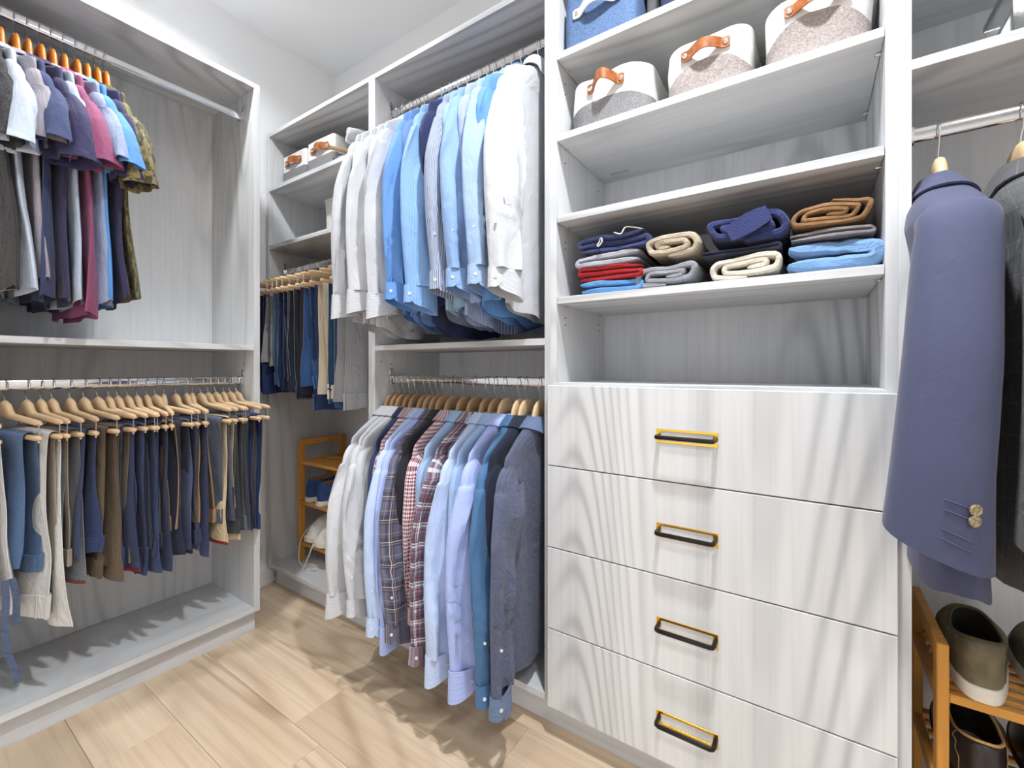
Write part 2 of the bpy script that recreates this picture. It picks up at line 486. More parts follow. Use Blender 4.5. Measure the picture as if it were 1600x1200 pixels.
# ------------------------------------------------------------------ closet units
TH = 0.019
def rod_geo(g, a, b):
    a = np.array(a, float); b = np.array(b, float)
    d = (b - a) / np.linalg.norm(b - a)
    side = np.array([-d[1], d[0], 0])
    th = np.linspace(0, 2 * PI, 20, endpoint=False)
    # upright oval bar, 15 mm by 30 mm
    off = [(0.0075 * np.sign(math.cos(t)) * abs(math.cos(t)) ** 0.55, 0.015 * np.sign(math.sin(t)) * abs(math.sin(t)) ** 0.8) for t in th]
    R = np.array([[p + side * o[0] + np.array([0, 0, o[1]]) for o in off] for p in (a, b)])
    g.grid(R, True); g.ngon(R[0][::-1]); g.ngon(R[1])
def rod_part(root, o, a, b):
    g = G(); rod_geo(g, a, b)
    r = g.build('hanging_rod', CHROME, root, o, angle=50)
    a = np.array(a, float); b = np.array(b, float); d = (b - a) / np.linalg.norm(b - a)
    for p, s in ((a, 1), (b, -1)):
        side = np.array([-d[1], d[0], 0])
        g = G()
        th = np.linspace(-PI, 0, 13)
        ring = [(0.0115 * math.cos(t), 0.019 * math.sin(t)) for t in th]
        # U-shaped cup with a screw tab above
        A = np.array([[p + d * s * h + side * x + np.array([0, 0, z + (0.012 if abs(x) > 0.0114 else 0)]) for x, z in ring] for h in (0.0, 0.013)])
        g.sheet(A, 0.003)
        q = p + d * s * 0.0015
        lo = np.minimum(q - side * 0.008 - d * 0.0015, q + side * 0.008 + d * 0.0015); hi = np.maximum(q - side * 0.008 - d * 0.0015, q + side * 0.008 + d * 0.0015)
        g.box(lo[0], hi[0], lo[1], hi[1], p[2] + 0.012, p[2] + 0.042, 0.001)
        g.build('rod_bracket', CHROME, r, o)
    return r
def pins(root, o, pts):
    for p, d in pts:
        g = G(); g.lathe(p, d, [(0.0035, 0), (0.0035, 0.010), (0.002, 0.0115)], 8)
        g.build('shelf_pin', CHROME, root, o)
def dots(root, o, pts):
    g = G()
    for p, d in pts: g.lathe(np.array(p) - np.array(d) * 0.001, d, [(0.0026, 0), (0.0026, 0.0014)], 8)
    q = g.build('pin_holes', DARKGAP, root, o); q['kind'] = 'stuff'

YF, YB = 1.10, 1.452      # front edge and back-panel face of the back run
ZB, ZT = 0.089, 2.150     # underside of the bottom shelf and top of the units
def box_part(root, o, name, mat, *b, ch=0.0006):
    g = G(); g.box(*b, ch=ch); return g.build(name, mat, root, o, smooth=False)
def back_unit(name, label, x0, x1, shelves, rods, kick=True, fixed_top=True, group=None, top=ZT, kick_in=0.0):
    o = ((x0 + x1) / 2, 1.3, 0.0)
    t = thing(name, label, 'closet unit', o)
    box_part(t, o, 'side_panel', LAM_Z, x0, x0 + TH, YF, 1.472, ZB, top)
    box_part(t, o, 'side_panel', LAM_Z, x1 - TH, x1, YF, 1.472, ZB, top)
    box_part(t, o, 'back_panel', LAM_Z, x0 + TH, x1 - TH, YB, 1.472, ZB, top, ch=0)
    box_part(t, o, 'top_panel', LAM_X, x0 + TH, x1 - TH, YF, YB, top - TH, top)
    box_part(t, o, 'bottom_shelf', LAM_X, x0 + TH, x1 - TH, YF, YB, ZB, ZB + TH)
    if kick: box_part(t, o, 'kick_board', LAM_X, x0 + kick_in, x1, 1.138, 1.157, 0.0, ZB)
    for z, fx in shelves:
        gp = 0.0 if fx else 0.0012
        s = box_part(t, o, 'shelf', LAM_X, x0 + TH + gp, x1 - TH - gp, YF + (0 if fx else 0.002), YB, z, z + TH)
        if not fx:
            pins(t, o, [((x0 + TH, YF + 0.055, z - 0.0036), (1, 0, 0)), ((x1 - TH, YF + 0.055, z - 0.0036), (-1, 0, 0)),
                        ((x0 + TH, YB - 0.05, z - 0.0036), (1, 0, 0)), ((x1 - TH, YB - 0.05, z - 0.0036), (-1, 0, 0))])
    for z in rods:
        rod_part(t, o, (x0 + TH, 1.177, z), (x1 - TH, 1.177, z))
    return t, o
RODZ_HI, RODZ_LO = 2.027, 0.992
t, o = back_unit('corner_closet_unit', 'pale grey corner closet unit of two shelves over a rod of jeans', -2.150, -1.3845, [(1.871, True), (1.597, True)], [1.502], kick_in=0.012)
dots(t, o, [((-2.131, 1.16, 1.84), (1, 0, 0)), ((-2.131, 1.177, 1.545), (1, 0, 0))])
t, o = back_unit('double_hang_closet_unit', 'pale grey closet unit with dress shirts on two chrome rods', -1.3845, -0.610, [(1.101, True)], [RODZ_HI, RODZ_LO])
dots(t, o, [((-1.3655, 1.13, 1.06), (1, 0, 0)), ((-1.3655, 1.177, 1.05), (1, 0, 0)), ((-1.3655, 1.177, 2.075), (1, 0, 0))])
# drawer tower
X0, X1 = -0.610, 0.138
t, o = back_unit('drawer_tower', 'pale grey tower of open shelves above four drawers with brass pulls', X0, X1, [(1.900, False), (1.671, False), (1.443, False), (1.215, False), (0.975, True)], [])
dots(t, o, [((X0 + TH, YF + 0.055, z), (1, 0, 0)) for z in (1.86, 1.83, 1.63, 1.40, 1.38, 1.18, 1.16)] + [((X0 + TH, YB - 0.05, z), (1, 0, 0)) for z in (1.63, 1.40, 1.18, 1.16)])
g = G(); g.box(-0.545, -0.485, 1.385, 1.397, 1.6685, 1.6708, 0.0006)
g.build('metal_plate', STEEL, t, o, smooth=False)
bnd = [0.0905, 0.3105, 0.5370, 0.7640, 0.9885]
for k in range(4):
    z0, z1 = bnd[k] + 0.0015, bnd[k + 1] - 0.0015
    do = ((X0 + X1) / 2, 1.09, (bnd[k] + bnd[k + 1]) / 2)
    g = G(); g.box(X0 + 0.001, X1 - 0.003, 1.081, 1.0985, z0, z1, ch=0.0012)
    d = g.build('drawer', LAM_Z, t, do, smooth=False)
    zc = do[2] - 0.0035
    xa, xb = -0.307, -0.171
    g = G()
    za, zb = zc - 0.0165, zc + 0.0165
    y0, y1 = 1.0785, 1.0808
    fw = 0.0055
    g.box(xa, xb, y0, y1, zb - fw, zb, 0.0004); g.box(xa, xb, y0, y1, za, za + fw, 0.0004)
    g.box(xa, xa + 0.010, y0, y1, za + fw, zb - fw); g.box(xb - 0.010, xb, y0, y1, za + fw, zb - fw)
    g.build('brass_backplate', BRASS, d, do, smooth=False)
    g = G()
    yb = 1.050
    pts = [(xa + 0.0055, 1.079, zc), (xa + 0.0055, yb + 0.008, zc), (xa + 0.007, yb + 0.003, zc), (xa + 0.012, yb, zc), (xb - 0.012, yb, zc), (xb - 0.007, yb + 0.003, zc), (xb - 0.0055, yb + 0.008, zc), (xb - 0.0055, 1.079, zc)]
    g.tube(pts, 0.0053, 8)
    g.build('black_pull_bar', BRONZE, d, do, angle=30)
# suit closet at the right
t, o = back_unit('suit_closet_unit', 'pale grey closet unit of suits at the right edge', 0.138, 1.06, [(1.857, True), (1.590, True)], [1.497])
# left run
def left_unit():
    y0, y1 = 0.138, 0.886
    xf, xb = -1.785, -2.146
    o = (-1.97, 0.5, 0.0)
    t = thing('left_closet_unit', 'pale grey closet unit of polo shirts over trousers on the left wall', 'closet unit', o)
    box_part(t, o, 'side_panel', LAM_Z, WX0 + 0.002, xf, y1 - TH - 0.003, y1, ZB, ZT - 0.012)
    box_part(t, o, 'side_panel', LAM_Z, WX0 + 0.002, xf, y0, y0 + TH, ZB, ZT - 0.012)
    box_part(t, o, 'back_panel', LAM_Z, WX0 + 0.002, xb, y0 + TH, y1 - TH - 0.003, ZB, ZT - 0.012, ch=0)
    box_part(t, o, 'top_panel', LAM_Y, xb, xf, y0 + TH, y1 - TH - 0.003, ZT - 0.012 - TH, ZT - 0.012)
    box_part(t, o, 'bottom_shelf', LAM_Y, xb, xf, y0 + TH, y1 - TH - 0.003, ZB, ZB + TH)
    box_part(t, o, 'shelf', LAM_Y, xb, xf, y0 + TH, y1 - TH - 0.003, 1.103, 1.103 + TH)
    box_part(t, o, 'kick_board', LAM_Y, xf - 0.054, xf - 0.035, y0 - 0.3, y1 - 0.002, 0.0, ZB)
    for z in (2.030, 0.987): rod_part(t, o, (-1.872, y0 + TH, z), (-1.872, y1 - TH - 0.003, z))
    dots(t, o, [((-1.862, y1 - TH - 0.003, 2.075), (0, -1, 0)), ((-1.862, y1 - TH - 0.003, 1.055), (0, -1, 0))])
    return t
left_unit()
# ------------------------------------------------------------------ hangers
def hook_pts(head_z, side=1.0, sx=1.0):
    """wire hook in the plane of the hanger: passes over the rod (rod centre at z = 0) and runs down to the wooden head"""
    r = 0.0195
    pts = []
    for a in np.linspace(math.radians(200), math.radians(-35), 16):
        pts.append((-side * r * math.cos(a) * 0.95, 0, -0.0032 + r * math.sin(a) * 1.0))
    pts += [(-side * 0.012, 0, -0.030), (-side * 0.002, 0, -0.043), (0, 0, -0.055), (0, 0, head_z)]
    return np.array(pts) * np.array([sx, 1, 1])
def arm_solid(g, path, hs, ts):
    """solid bar along path in the xz plane with half heights hs and half thicknesses ts"""
    path = np.asarray(path, float)
    T = np.gradient(path, axis=0); T /= np.linalg.norm(T, axis=1, keepdims=True)
    Nn = np.stack([-T[:, 2], np.zeros(len(T)), T[:, 0]], axis=1)
    th = np.linspace(0, 2 * PI, 12, endpoint=False)
    R = []
    for i in range(len(path)):
        R.append([path[i] + Nn[i] * hs[i] * np.sign(math.sin(a)) * abs(math.sin(a)) ** 0.8 + np.array([0, 1, 0]) * ts[i] * np.sign(math.cos(a)) * abs(math.cos(a)) ** 0.8 for a in th])
    R = np.array(R)
    g.grid(R, True); g.ngon(R[0][::-1]); g.ngon(R[-1])

def shirt_hanger(loc, rotz, label, group, wood, zt=-0.100, sh=-0.185, half=0.192, head=-0.056, broad=False, side=1.0):
    t = thing('wooden_hanger', label, 'hanger', loc, rotz, group, frame='local')
    g = G(); g.tube(hook_pts(head + 0.004, side), 0.0017, 7)
    g.build('hook', STEEL, t)
    xs = np.linspace(-half, half, 41)
    a = np.abs(xs) / half
    ax = np.abs(xs)
    zc = zt - 0.019 - (zt - sh) / 0.144 * np.maximum(ax - 0.062, -0.03)
    zc = np.where(ax < 0.032, zt - 0.019 + (zt - sh) / 0.144 * 0.03, zc)
    m_ = np.exp(-(ax / 0.040) ** 4)
    zc = zc * (1 - m_) + (head - 0.024) * m_
    bend = 0.012 * a ** 2
    hs = 0.014 - 0.005 * a ** 0.8
    hs = hs + 0.012 * m_
    ts = 0.0068 + (0.0155 * np.clip((a - 0.45) / 0.55, 0, 1) ** 1.3 if broad else 0.0) + (0.003 if broad else 0) * np.ones_like(a)
    hs[[0, -1]] *= 0.55; ts[[0, -1]] *= 0.6
    g = G()
    arm_solid(g, np.stack([xs, bend * 0, zc], axis=1), hs, ts)
    g.build('hanger_body', wood, t, angle=60)
    return t

def trouser_hanger(loc, rotz, label, group, wood, wood_bar, half=0.21, side=1.0):
    t = thing('trouser_hanger', label, 'hanger', loc, rotz, group, frame='local')
    g = G(); g.tube(hook_pts(-0.062, side), 0.0017, 7); g.build('hook', STEEL, t)
    xs = np.linspace(-half, half, 27); a = np.abs(xs) / half
    zc = -0.070 - 0.012 * np.clip(a * 6, 0, 1) - 0.016 * a
    hs = 0.0085 - 0.001 * a + 0.016 * np.exp(-(a / 0.16) ** 4)
    ts = 0.0080 - 0.0012 * a + 0.001 * np.exp(-(a / 0.15) ** 2)
    hs[[0, -1]] *= 0.5; ts[[0, -1]] *= 0.5
    zc = zc + 0.004 * np.exp(-(a / 0.16) ** 4)
    g = G(); arm_solid(g, np.stack([xs, 0 * xs, zc], axis=1), hs, ts)
    g.build('hanger_body', wood, t, angle=60)
    g = G()
    bx = half - 0.004
    xs = np.array([-bx, -bx + 0.004, -bx + 0.03, 0, bx - 0.03, bx - 0.004, bx])
    rr = np.array([0.004, 0.0068, 0.0074, 0.0072, 0.0074, 0.0068, 0.004])
    g.tube(np.stack([xs, 0 * xs, 0 * xs - 0.137], axis=1), rr, 10)
    g.build('trouser_bar', wood_bar, t)
    for s in (-1, 1):
        x = s * (half - 0.012)
        g = G(); g.tube([(x, 0, -0.093), (x, 0, -0.12), (x, 0, -0.147)], 0.0013, 6)
        g.lathe((x, 0, -0.1445), (0, 0, -1), [(0.0024, 0), (0.0034, 0.002), (0.0022, 0.005)], 8)
        g.build('wire', STEEL, t)
    return t

# ------------------------------------------------------------------ tops: shirts, polos, jackets
def ring_sq(th, p):
    c, s = np.cos(th), np.sin(th)
    return np.sign(c) * np.abs(c) ** p, np.sign(s) * np.abs(s) ** p

def make_top(name, label, cat, group, loc, rotz, mat, seed, L=0.80, SL=0.56, kind='dress', hw=0.218, ht=0.013, amp=0.009, fwd=0.03, yo=0.0,
             tw=0.3, sw=1.0, sag=0.0, collar='shirt', mat_cuff=None, mat_collar=None, shoulder=-0.185, button=None, cuff_open=0.5, sA=None, far_detail=False, hem=0.035, neck=-0.088, cz=None, wob=1.0, slant=0.0):
    """hanging top. local x runs along the hanger (towards the aisle), y along the rod, z up, rod centre at the origin"""
    rs = np.random.RandomState(seed * 13 + 5)
    ph = rs.rand(12) * 6.28
    jacket = kind == 'jacket'
    # ---- body
    nr, nc = 40, 64
    zt = neck - 0.012
    kz = [zt, zt - 0.010, zt - 0.028, (zt + shoulder) / 2 - 0.012, shoulder, shoulder - 0.045, shoulder - 0.14, shoulder - 0.30, -L]
    kw = [0.062, 0.078, 0.112, 0.160, hw - 0.012, hw, hw * 0.97, hw * 0.93, hw * 0.97]
    kt = [0.034, 0.030, 0.024, 0.020, ht * 1.2, ht * 1.15, ht * 1.1, ht, ht * 1.1]
    if jacket:
        kw = [0.070, 0.086, 0.118, 0.165, hw - 0.006, hw, hw * 0.96, hw * 0.92, hw * 1.0]
        kt = [0.032, 0.039, 0.048, 0.056, 0.058, ht * 1.15, ht * 1.05, ht * 1.05, ht * 1.15]
    tt = np.linspace(0, len(kz) - 1, nr)
    tt = (len(kz) - 1) * np.linspace(0, 1, nr) ** 0.86
    z = np.interp(tt, range(len(kz)), kz); w = np.interp(tt, range(len(kz)), kw); th_ = np.interp(tt, range(len(kz)), kt)
    th = np.linspace(0, 2 * PI, nc, endpoint=False) + PI
    cx, cy = ring_sq(th, 0.75)
    P = np.zeros((nr, nc, 3))
    dn = np.clip((shoulder - z) / (L + shoulder), 0, 1)
    for i in range(nr):
        x = w[i] * cx
        a = amp * (0.12 + 0.88 * dn[i] ** 0.7) * (1.0 if not jacket else 0.4)
        wave = a * (0.75 * np.sin(x / 0.026 + ph[0] + 1.5 * math.sin(2.2 * dn[i] + ph[3])) + 0.7 * np.sin(x / 0.057 + ph[1] + 2 * dn[i])) + a * 0.8 * fbm(x * 14 + 3, np.full(nc, z[i] * 4.5), seed, 2)
        y = th_[i] * cy + wave
        zz = np.full(nc, z[i])
        if i > nr - 9:
            f = (i - (nr - 9)) / 8.0
            zz = zz + f * (hem * (np.abs(cx) ** 2.2) - 0.012 * vnoise(x * 12, cy * 2, seed))
        P[i, :, 0] = x + 0.006 * fbm(np.full(nc, z[i] * 9), cy * 1.3 + 2, seed + 1, 2) * dn[i]
        P[i, :, 1] = y + slant * (z[i] - shoulder) * (z[i] < shoulder)
        P[i, :, 2] = zz
    # inner turned hem
    inn = P[-1].copy(); inn[:, 1] = P[-1][:, 1] * 0.86 + 0.14 * P[-1][:, 1].mean(); inn[:, 0] *= 0.985; inn[:, 2] += 0.028
    lo = P[-1].copy(); lo[:, 2] -= 0.0012; lo[:, 0] *= 0.995
    P = np.concatenate([P, lo[None], inn[None]])
    V = np.concatenate([z, [-L - 0.002, -L + 0.026]])
    u = np.concatenate([[0], np.cumsum(np.full(nc, 4.0 * hw / nc))])
    g = G(); g.grid(P, True, u, V)
    body = g.build(name, mat, None, angle=60)
    body.location = loc; body.rotation_euler = (0, 0, rotz)
    tag(body, label, cat, group)
    # ---- sleeves
    for s in (1, -1):
        near = s == 1
        if kind == 'sleeveless': break
        n_r, n_c = (46, 26) if near else (22, 14)
        f = fwd if near else 0.02
        y1 = yo if near else 0.0
        sz = shoulder
        if kind == 'dress':
            C = [(hw - 0.055, 0, sz - 0.050), (hw - 0.030, 0, sz - 0.066), (hw - 0.026, y1 * 0.15, sz - 0.105), (hw - 0.012 + f * 0.45, y1 * 0.45, sz - 0.22), (hw - 0.004 + f * 0.78, y1 * 0.75, sz - 0.38), (hw + f - 0.004, y1, sz - SL + 0.0)]
            B = [0.036, 0.048, 0.064, 0.068, 0.060, 0.047]
            A = [0.014, 0.020, 0.0235, 0.0225, 0.021, 0.018]
        elif kind == 'short':
            C = [(hw - 0.055, 0, sz - 0.050), (hw - 0.030, 0, sz - 0.066), (hw - 0.022, y1 * 0.35, sz - 0.10), (hw - 0.008 + f * 0.6, y1 * 0.7, sz - 0.165), (hw + f, y1, sz - SL)]
            B = [0.034, 0.044, 0.054, 0.059, 0.060]
            A = [0.014, 0.020, 0.025, 0.027, 0.030]
        else:  # jacket
            C = [(hw - 0.060, 0, sz - 0.012), (hw - 0.032, 0, sz - 0.034), (hw - 0.018, y1 * 0.15, sz - 0.105), (hw + 0.004 + f * 0.4, y1 * 0.4, sz - 0.24), (hw + 0.016 + f * 0.8, y1 * 0.75, sz - 0.40), (hw + 0.020 + f, y1, sz - SL)]
            B = [0.030, 0.046, 0.056, 0.058, 0.055, 0.048]
            A = [0.058, 0.060, 0.063, 0.066, 0.069, 0.072]
        if sA: A = [a * sA for a in A]
        B = [b * sw for b in B]
        C = np.array(C); C[:, 0] *= s
        m = len(C) - 1
        ti = m * (np.linspace(0, 1, n_r) ** 0.9)
        pc = spline(C, 200)
        idx = np.linspace(0, m, 200)
        c = np.stack([np.interp(ti, idx, pc[:, k]) for k in range(3)], axis=1)
        if sag and near:
            c[:, 0] += sag * np.sin(np.clip(ti / m, 0, 1) * PI) ** 2
        Bi = np.interp(ti, range(m + 1), B); Ai = np.interp(ti, range(m + 1), A)
        T = np.gradient(c, axis=0); T /= np.linalg.norm(T, axis=1, keepdims=True)
        S = np.zeros((n_r, n_c, 3))
        al = np.linspace(0, 2 * PI, n_c, endpoint=False) + PI
        ca, sa_ = ring_sq(al, 0.85)
        arc = np.concatenate([[0], np.cumsum(np.linalg.norm(np.diff(c, axis=0), axis=1))])
        fr = arc / arc[-1]
        E1 = []; E2 = []
        for i in range(n_r):
            e2 = np.array([0, 1.0, 0]); e2 = e2 - T[i] * (T[i] @ e2); e2 /= np.linalg.norm(e2)
            e1 = np.cross(e2, T[i]) * 1.0
            if e1[0] * s < 0 and abs(e1[0]) > abs(e1[2]): e1 = -e1
            if abs(e1[0]) <= abs(e1[2]) and e1[2] < 0: e1 = -e1
            a = (tw if near else 0.0) * min(1.0, max(0, fr[i] - 0.08) / 0.35)
            E1.append(math.cos(a) * e1 + math.sin(a) * e2); E2.append(-math.sin(a) * e1 + math.cos(a) * e2)
        for i in range(n_r):
            r = np.ones(n_c)
            if kind == 'jacket':
                wr = 0.0022 * fbm(al * 0.7, np.full(n_c, arc[i] * 6), seed, 2)
            else:
                # long draping folds, plus slanted creases round the elbow
                nz = fbm(ca * 1.6 + 5, np.full(n_c, arc[i] * 4.5) + sa_ * 0.9, seed, 3)
                el = math.exp(-((fr[i] - 0.68) / 0.17) ** 2)
                cr = np.sin(arc[i] * 150 + ca * 3.0 * 1.2 + 3 * vnoise(ca * 2, np.full(n_c, arc[i] * 10), seed) + ph[5])
                wr = wob * ((0.0105 * nz) * min(1, fr[i] * 5) + 0.0068 * el * cr * (0.4 + 0.6 * vnoise(ca * 2.2 + 9, np.full(n_c, arc[i] * 16), seed + 2)) * (1 if kind == 'dress' else 0.3))
                wr = wr + wob * 0.0050 * np.sin(ca * 5.5 + ph[6] + 1.2 * fr[i]) * fr[i]
            S[i] = c[i] + np.outer(ca * Bi[i], E1[i]) + np.outer(sa_ * Ai[i] + wr * np.sign(sa_) * 0.7 + wr * 0.7, E2[i])
        uu = np.linspace(0, 2 * PI * 0.05, n_c + 1)
        if kind == 'dress':
            # pleats gathered into the cuff
            for i in range(n_r - 6, n_r):
                k = (i - (n_r - 7)) / 6.0
                S[i] += np.outer(0.0022 * k * np.sin(al * 9 + ph[7]), E2[i])
            inn = c[-1] + (S[-1] - c[-1]) * 0.8 + np.array([0, 0, 0.02])
            S2 = np.concatenate([S, inn[None]])
            V2 = np.concatenate([arc, [arc[-1] + 0.02]])
        else:
            # hem of the sleeve: wavy flare, a turned-in lip
            if kind == 'short':
                for i in range(n_r - 12, n_r):
                    k = (i - (n_r - 13)) / 12.0
                    S[i] += np.outer(k * (0.009 * np.sin(ca * 4.2 + ph[8]) + 0.006 * np.sin(ca * 8 + ph[9])) , E2[i])
                    S[i, :, 2] += k * (0.020 * (1 - ca) * 0.5 - 0.010) * s * 0.0 + k * 0.012 * (-ca)
            else:
                for i in range(n_r - 8, n_r):
                    k = (i - (n_r - 9)) / 8.0
                    S[i, :, 2] += k * (-0.035 * (sa_ * 0.5 + 0.5) - 0.012 * ca)
            lip = S[-1].copy(); lip[:, 2] -= 0.001
            inn = c[-1] + (S[-1] - c[-1]) * 0.93; inn[:, 2] = S[-1][:, 2] + 0.004
            inn2 = c[-6] + (S[-6] - c[-6]) * 0.92
            S2 = np.concatenate([S, lip[None], inn[None], inn2[None]])
            V2 = np.concatenate([arc, [arc[-1] + 0.001, arc[-1], arc[-1] - 0.05]])
        g = G(); g.grid(S2, True, uu, V2)
        if kind == 'short':
            pass
        sl = g.build('sleeve', mat, body, angle=60)
        WORLD_ORIGIN[sl.name] = (0, 0, 0)
        # ---- cuff
        if kind == 'dress':
            e1, e2, cc = E1[-1], E2[-1], c[-1]
            bw, aw = Bi[-1] + 0.0015, Ai[-1] + 0.003
            nn = 30 if near else 16
            a = np.linspace(-0.25, 2 * PI + 0.35, nn) + PI * cuff_open
            rr = 1.0 + 0.05 * (np.linspace(0, 1, nn))
            rows = []
            endk = np.minimum(np.linspace(0, 1, nn), 1 - np.linspace(0, 1, nn)) * (2 * PI * 0.04)
            round_ = np.clip(1 - endk / 0.022, 0, 1) ** 2 * 0.022
            dvec = T[-1]
            hgt = 0.062
            for q in np.linspace(-0.004, hgt, 7):
                k = q / hgt
                qq = np.where(q > hgt - 0.03, np.minimum(q, hgt - round_ * (k ** 2)), q)
                cs, ss = ring_sq(a, 0.9)
                qq = qq + k * 0.014 * np.cos(a) * (1 if seed % 2 else -1)
                rows.append(cc + np.outer(qq, dvec) + np.outer(cs * bw * rr * (1 + 0.03 * k), e1) + np.outer(ss * aw * rr * (1 + 0.12 * k) + 0.0016 * np.sin(cs * 5 + ph[2]) * k, e2))
            g = G(); g.sheet(np.array(rows), 0.0022, np.linspace(0, 0.23, nn), None)
            g.build('cuff', mat_cuff or mat, sl, angle=50)
            if near:
                k = nn - 3
                p = rows[3][k]; nrm = np.cross(rows[3][k] - rows[3][k - 1], dvec); nrm /= np.linalg.norm(nrm)
                if nrm @ (p - cc) < 0: nrm = -nrm
                g = G(); g.lathe(p + nrm * 0.001, nrm, [(0.0042, 0.0), (0.0047, 0.0010), (0.0047, 0.0019), (0.0036, 0.0020), (0.0030, 0.0013)], 12)
                g.build('button', button or BUTTON_W, sl)
                # sleeve placket button higher up
                i = int(n_r * 0.86); j = int(np.argmax(np.cos(al - a[k])))
                p = S[i, j]; nrm = p - c[i]; nrm -= T[i] * (nrm @ T[i]); nrm /= np.linalg.norm(nrm)
                g = G(); g.lathe(p, nrm, [(0.0034, 0.0), (0.0040, 0.0010), (0.0040, 0.0018), (0.0026, 0.0013)], 10)
                g.build('button', button or BUTTON_W, sl)
        elif kind == 'short' and near:
            # stitched hem band
            i0 = n_r - 7
            rows = []
            for i in range(i0, n_r):
                rows.append(c[i] + (S[i] - c[i]) * 1.02)
            rows = np.array(rows)
            g = G(); g.grid(rows, True, uu, arc[i0:])
            g.build('sleeve_hem', mat, sl, angle=60)
        elif jacket and near:
            # buttons and buttonholes on the outer face near the cuff, at the back seam
            i_s = [int(n_r * q) for q in (0.855, 0.885, 0.917, 0.949)]
            want = math.radians(38)
            for q, i in enumerate(i_s):
                dirv = math.cos(want) * E1[i] + math.sin(want) * E2[i] * 1.0
                j = int(np.argmax(((S[i] - c[i]) / np.linalg.norm(S[i] - c[i], axis=1, keepdims=True)) @ dirv))
                p = S[i, j]; nrm = p - c[i]; nrm -= T[i] * (nrm @ T[i]); nrm /= np.linalg.norm(nrm)
                if q < 2:
                    g = G(); g.lathe(p, nrm, [(0.0072, 0.0), (0.0084, 0.0016), (0.0084, 0.0034), (0.0066, 0.0042), (0.0055, 0.003), (0.0012, 0.003)], 16)
                    g.build('button', BUTTON_H, sl)
                # buttonhole: a narrow stitched slit running forward from the button
                jj = [(j - k) % n_c for k in range(0, 3)] if E2[i][1] > 0 else [(j + k) % n_c for k in range(0, 3)]
                pts = np.array([S[i, k2] + (S[i, k2] - c[i]) / np.linalg.norm(S[i, k2] - c[i]) * 0.0006 for k2 in jj])
                pts[:, 2] += np.linspace(0, 0.006, 3)
                g = G(); g.tube(spline(pts, 8), 0.0011, 6)
                g.build('buttonhole', mat_collar or mat, sl)
    # ---- collar
    if collar:
        n = 40
        a = np.linspace(0, 2 * PI, n + 1)
        c1, s1 = ring_sq(a, 0.9)
        up = 0.012 if collar == 'shirt' else (0.002 if collar == 'crew' else 0.014)
        if cz is not None: up = cz
        if collar == 'crew':
            prof = [(0.066, 0.040, -0.006), (0.062, 0.036, 0.004), (0.058, 0.032, 0.003)]
        elif collar == 'jacket':
            prof = [(0.056, 0.024, 0.000), (0.055, 0.025, 0.012), (0.059, 0.029, 0.017), (0.071, 0.038, 0.007), (0.089, 0.048, -0.014), (0.104, 0.056, -0.034)]
        elif collar == 'low':
            prof = [(0.056, 0.026, -0.006), (0.055, 0.026, 0.004), (0.060, 0.031, 0.007), (0.074, 0.041, -0.008), (0.092, 0.049, -0.032), (0.100, 0.051, -0.048)]
        else:
            prof = [(0.058, 0.030, -0.008), (0.056, 0.028, 0.018), (0.060, 0.031, 0.026), (0.070, 0.036, 0.016), (0.084, 0.039, -0.006), (0.094, 0.040, -0.022)]
        rows = [np.stack([rx * c1, ry * s1 + 0.0015 * np.sin(a * 3 + ph[4]), np.full(n + 1, zt + dz + 0.006) - (0.010 * (np.abs(s1) ** 2) if dz < 0.01 and rx > 0.07 else 0)], axis=1) for rx, ry, dz in prof]
        rows = np.array(rows)
        lx = np.abs(rows[:, :, 0])
        zb = np.interp(lx, kw[:5], kz[:5]) + 0.007
        fade = np.clip(1 - np.abs(s1)[None, :] ** 1.6, 0, 1)
        rows[:, :, 2] = rows[:, :, 2] * (1 - fade) + np.maximum(rows[:, :, 2], np.where(lx > 0.06, zb, -9)) * fade
        g = G(); g.sheet(rows, 0.0026 if not jacket else 0.004, np.linspace(0, 0.4, n + 1), None)
        g.build('collar', mat_collar or mat, body, angle=60)
    return body

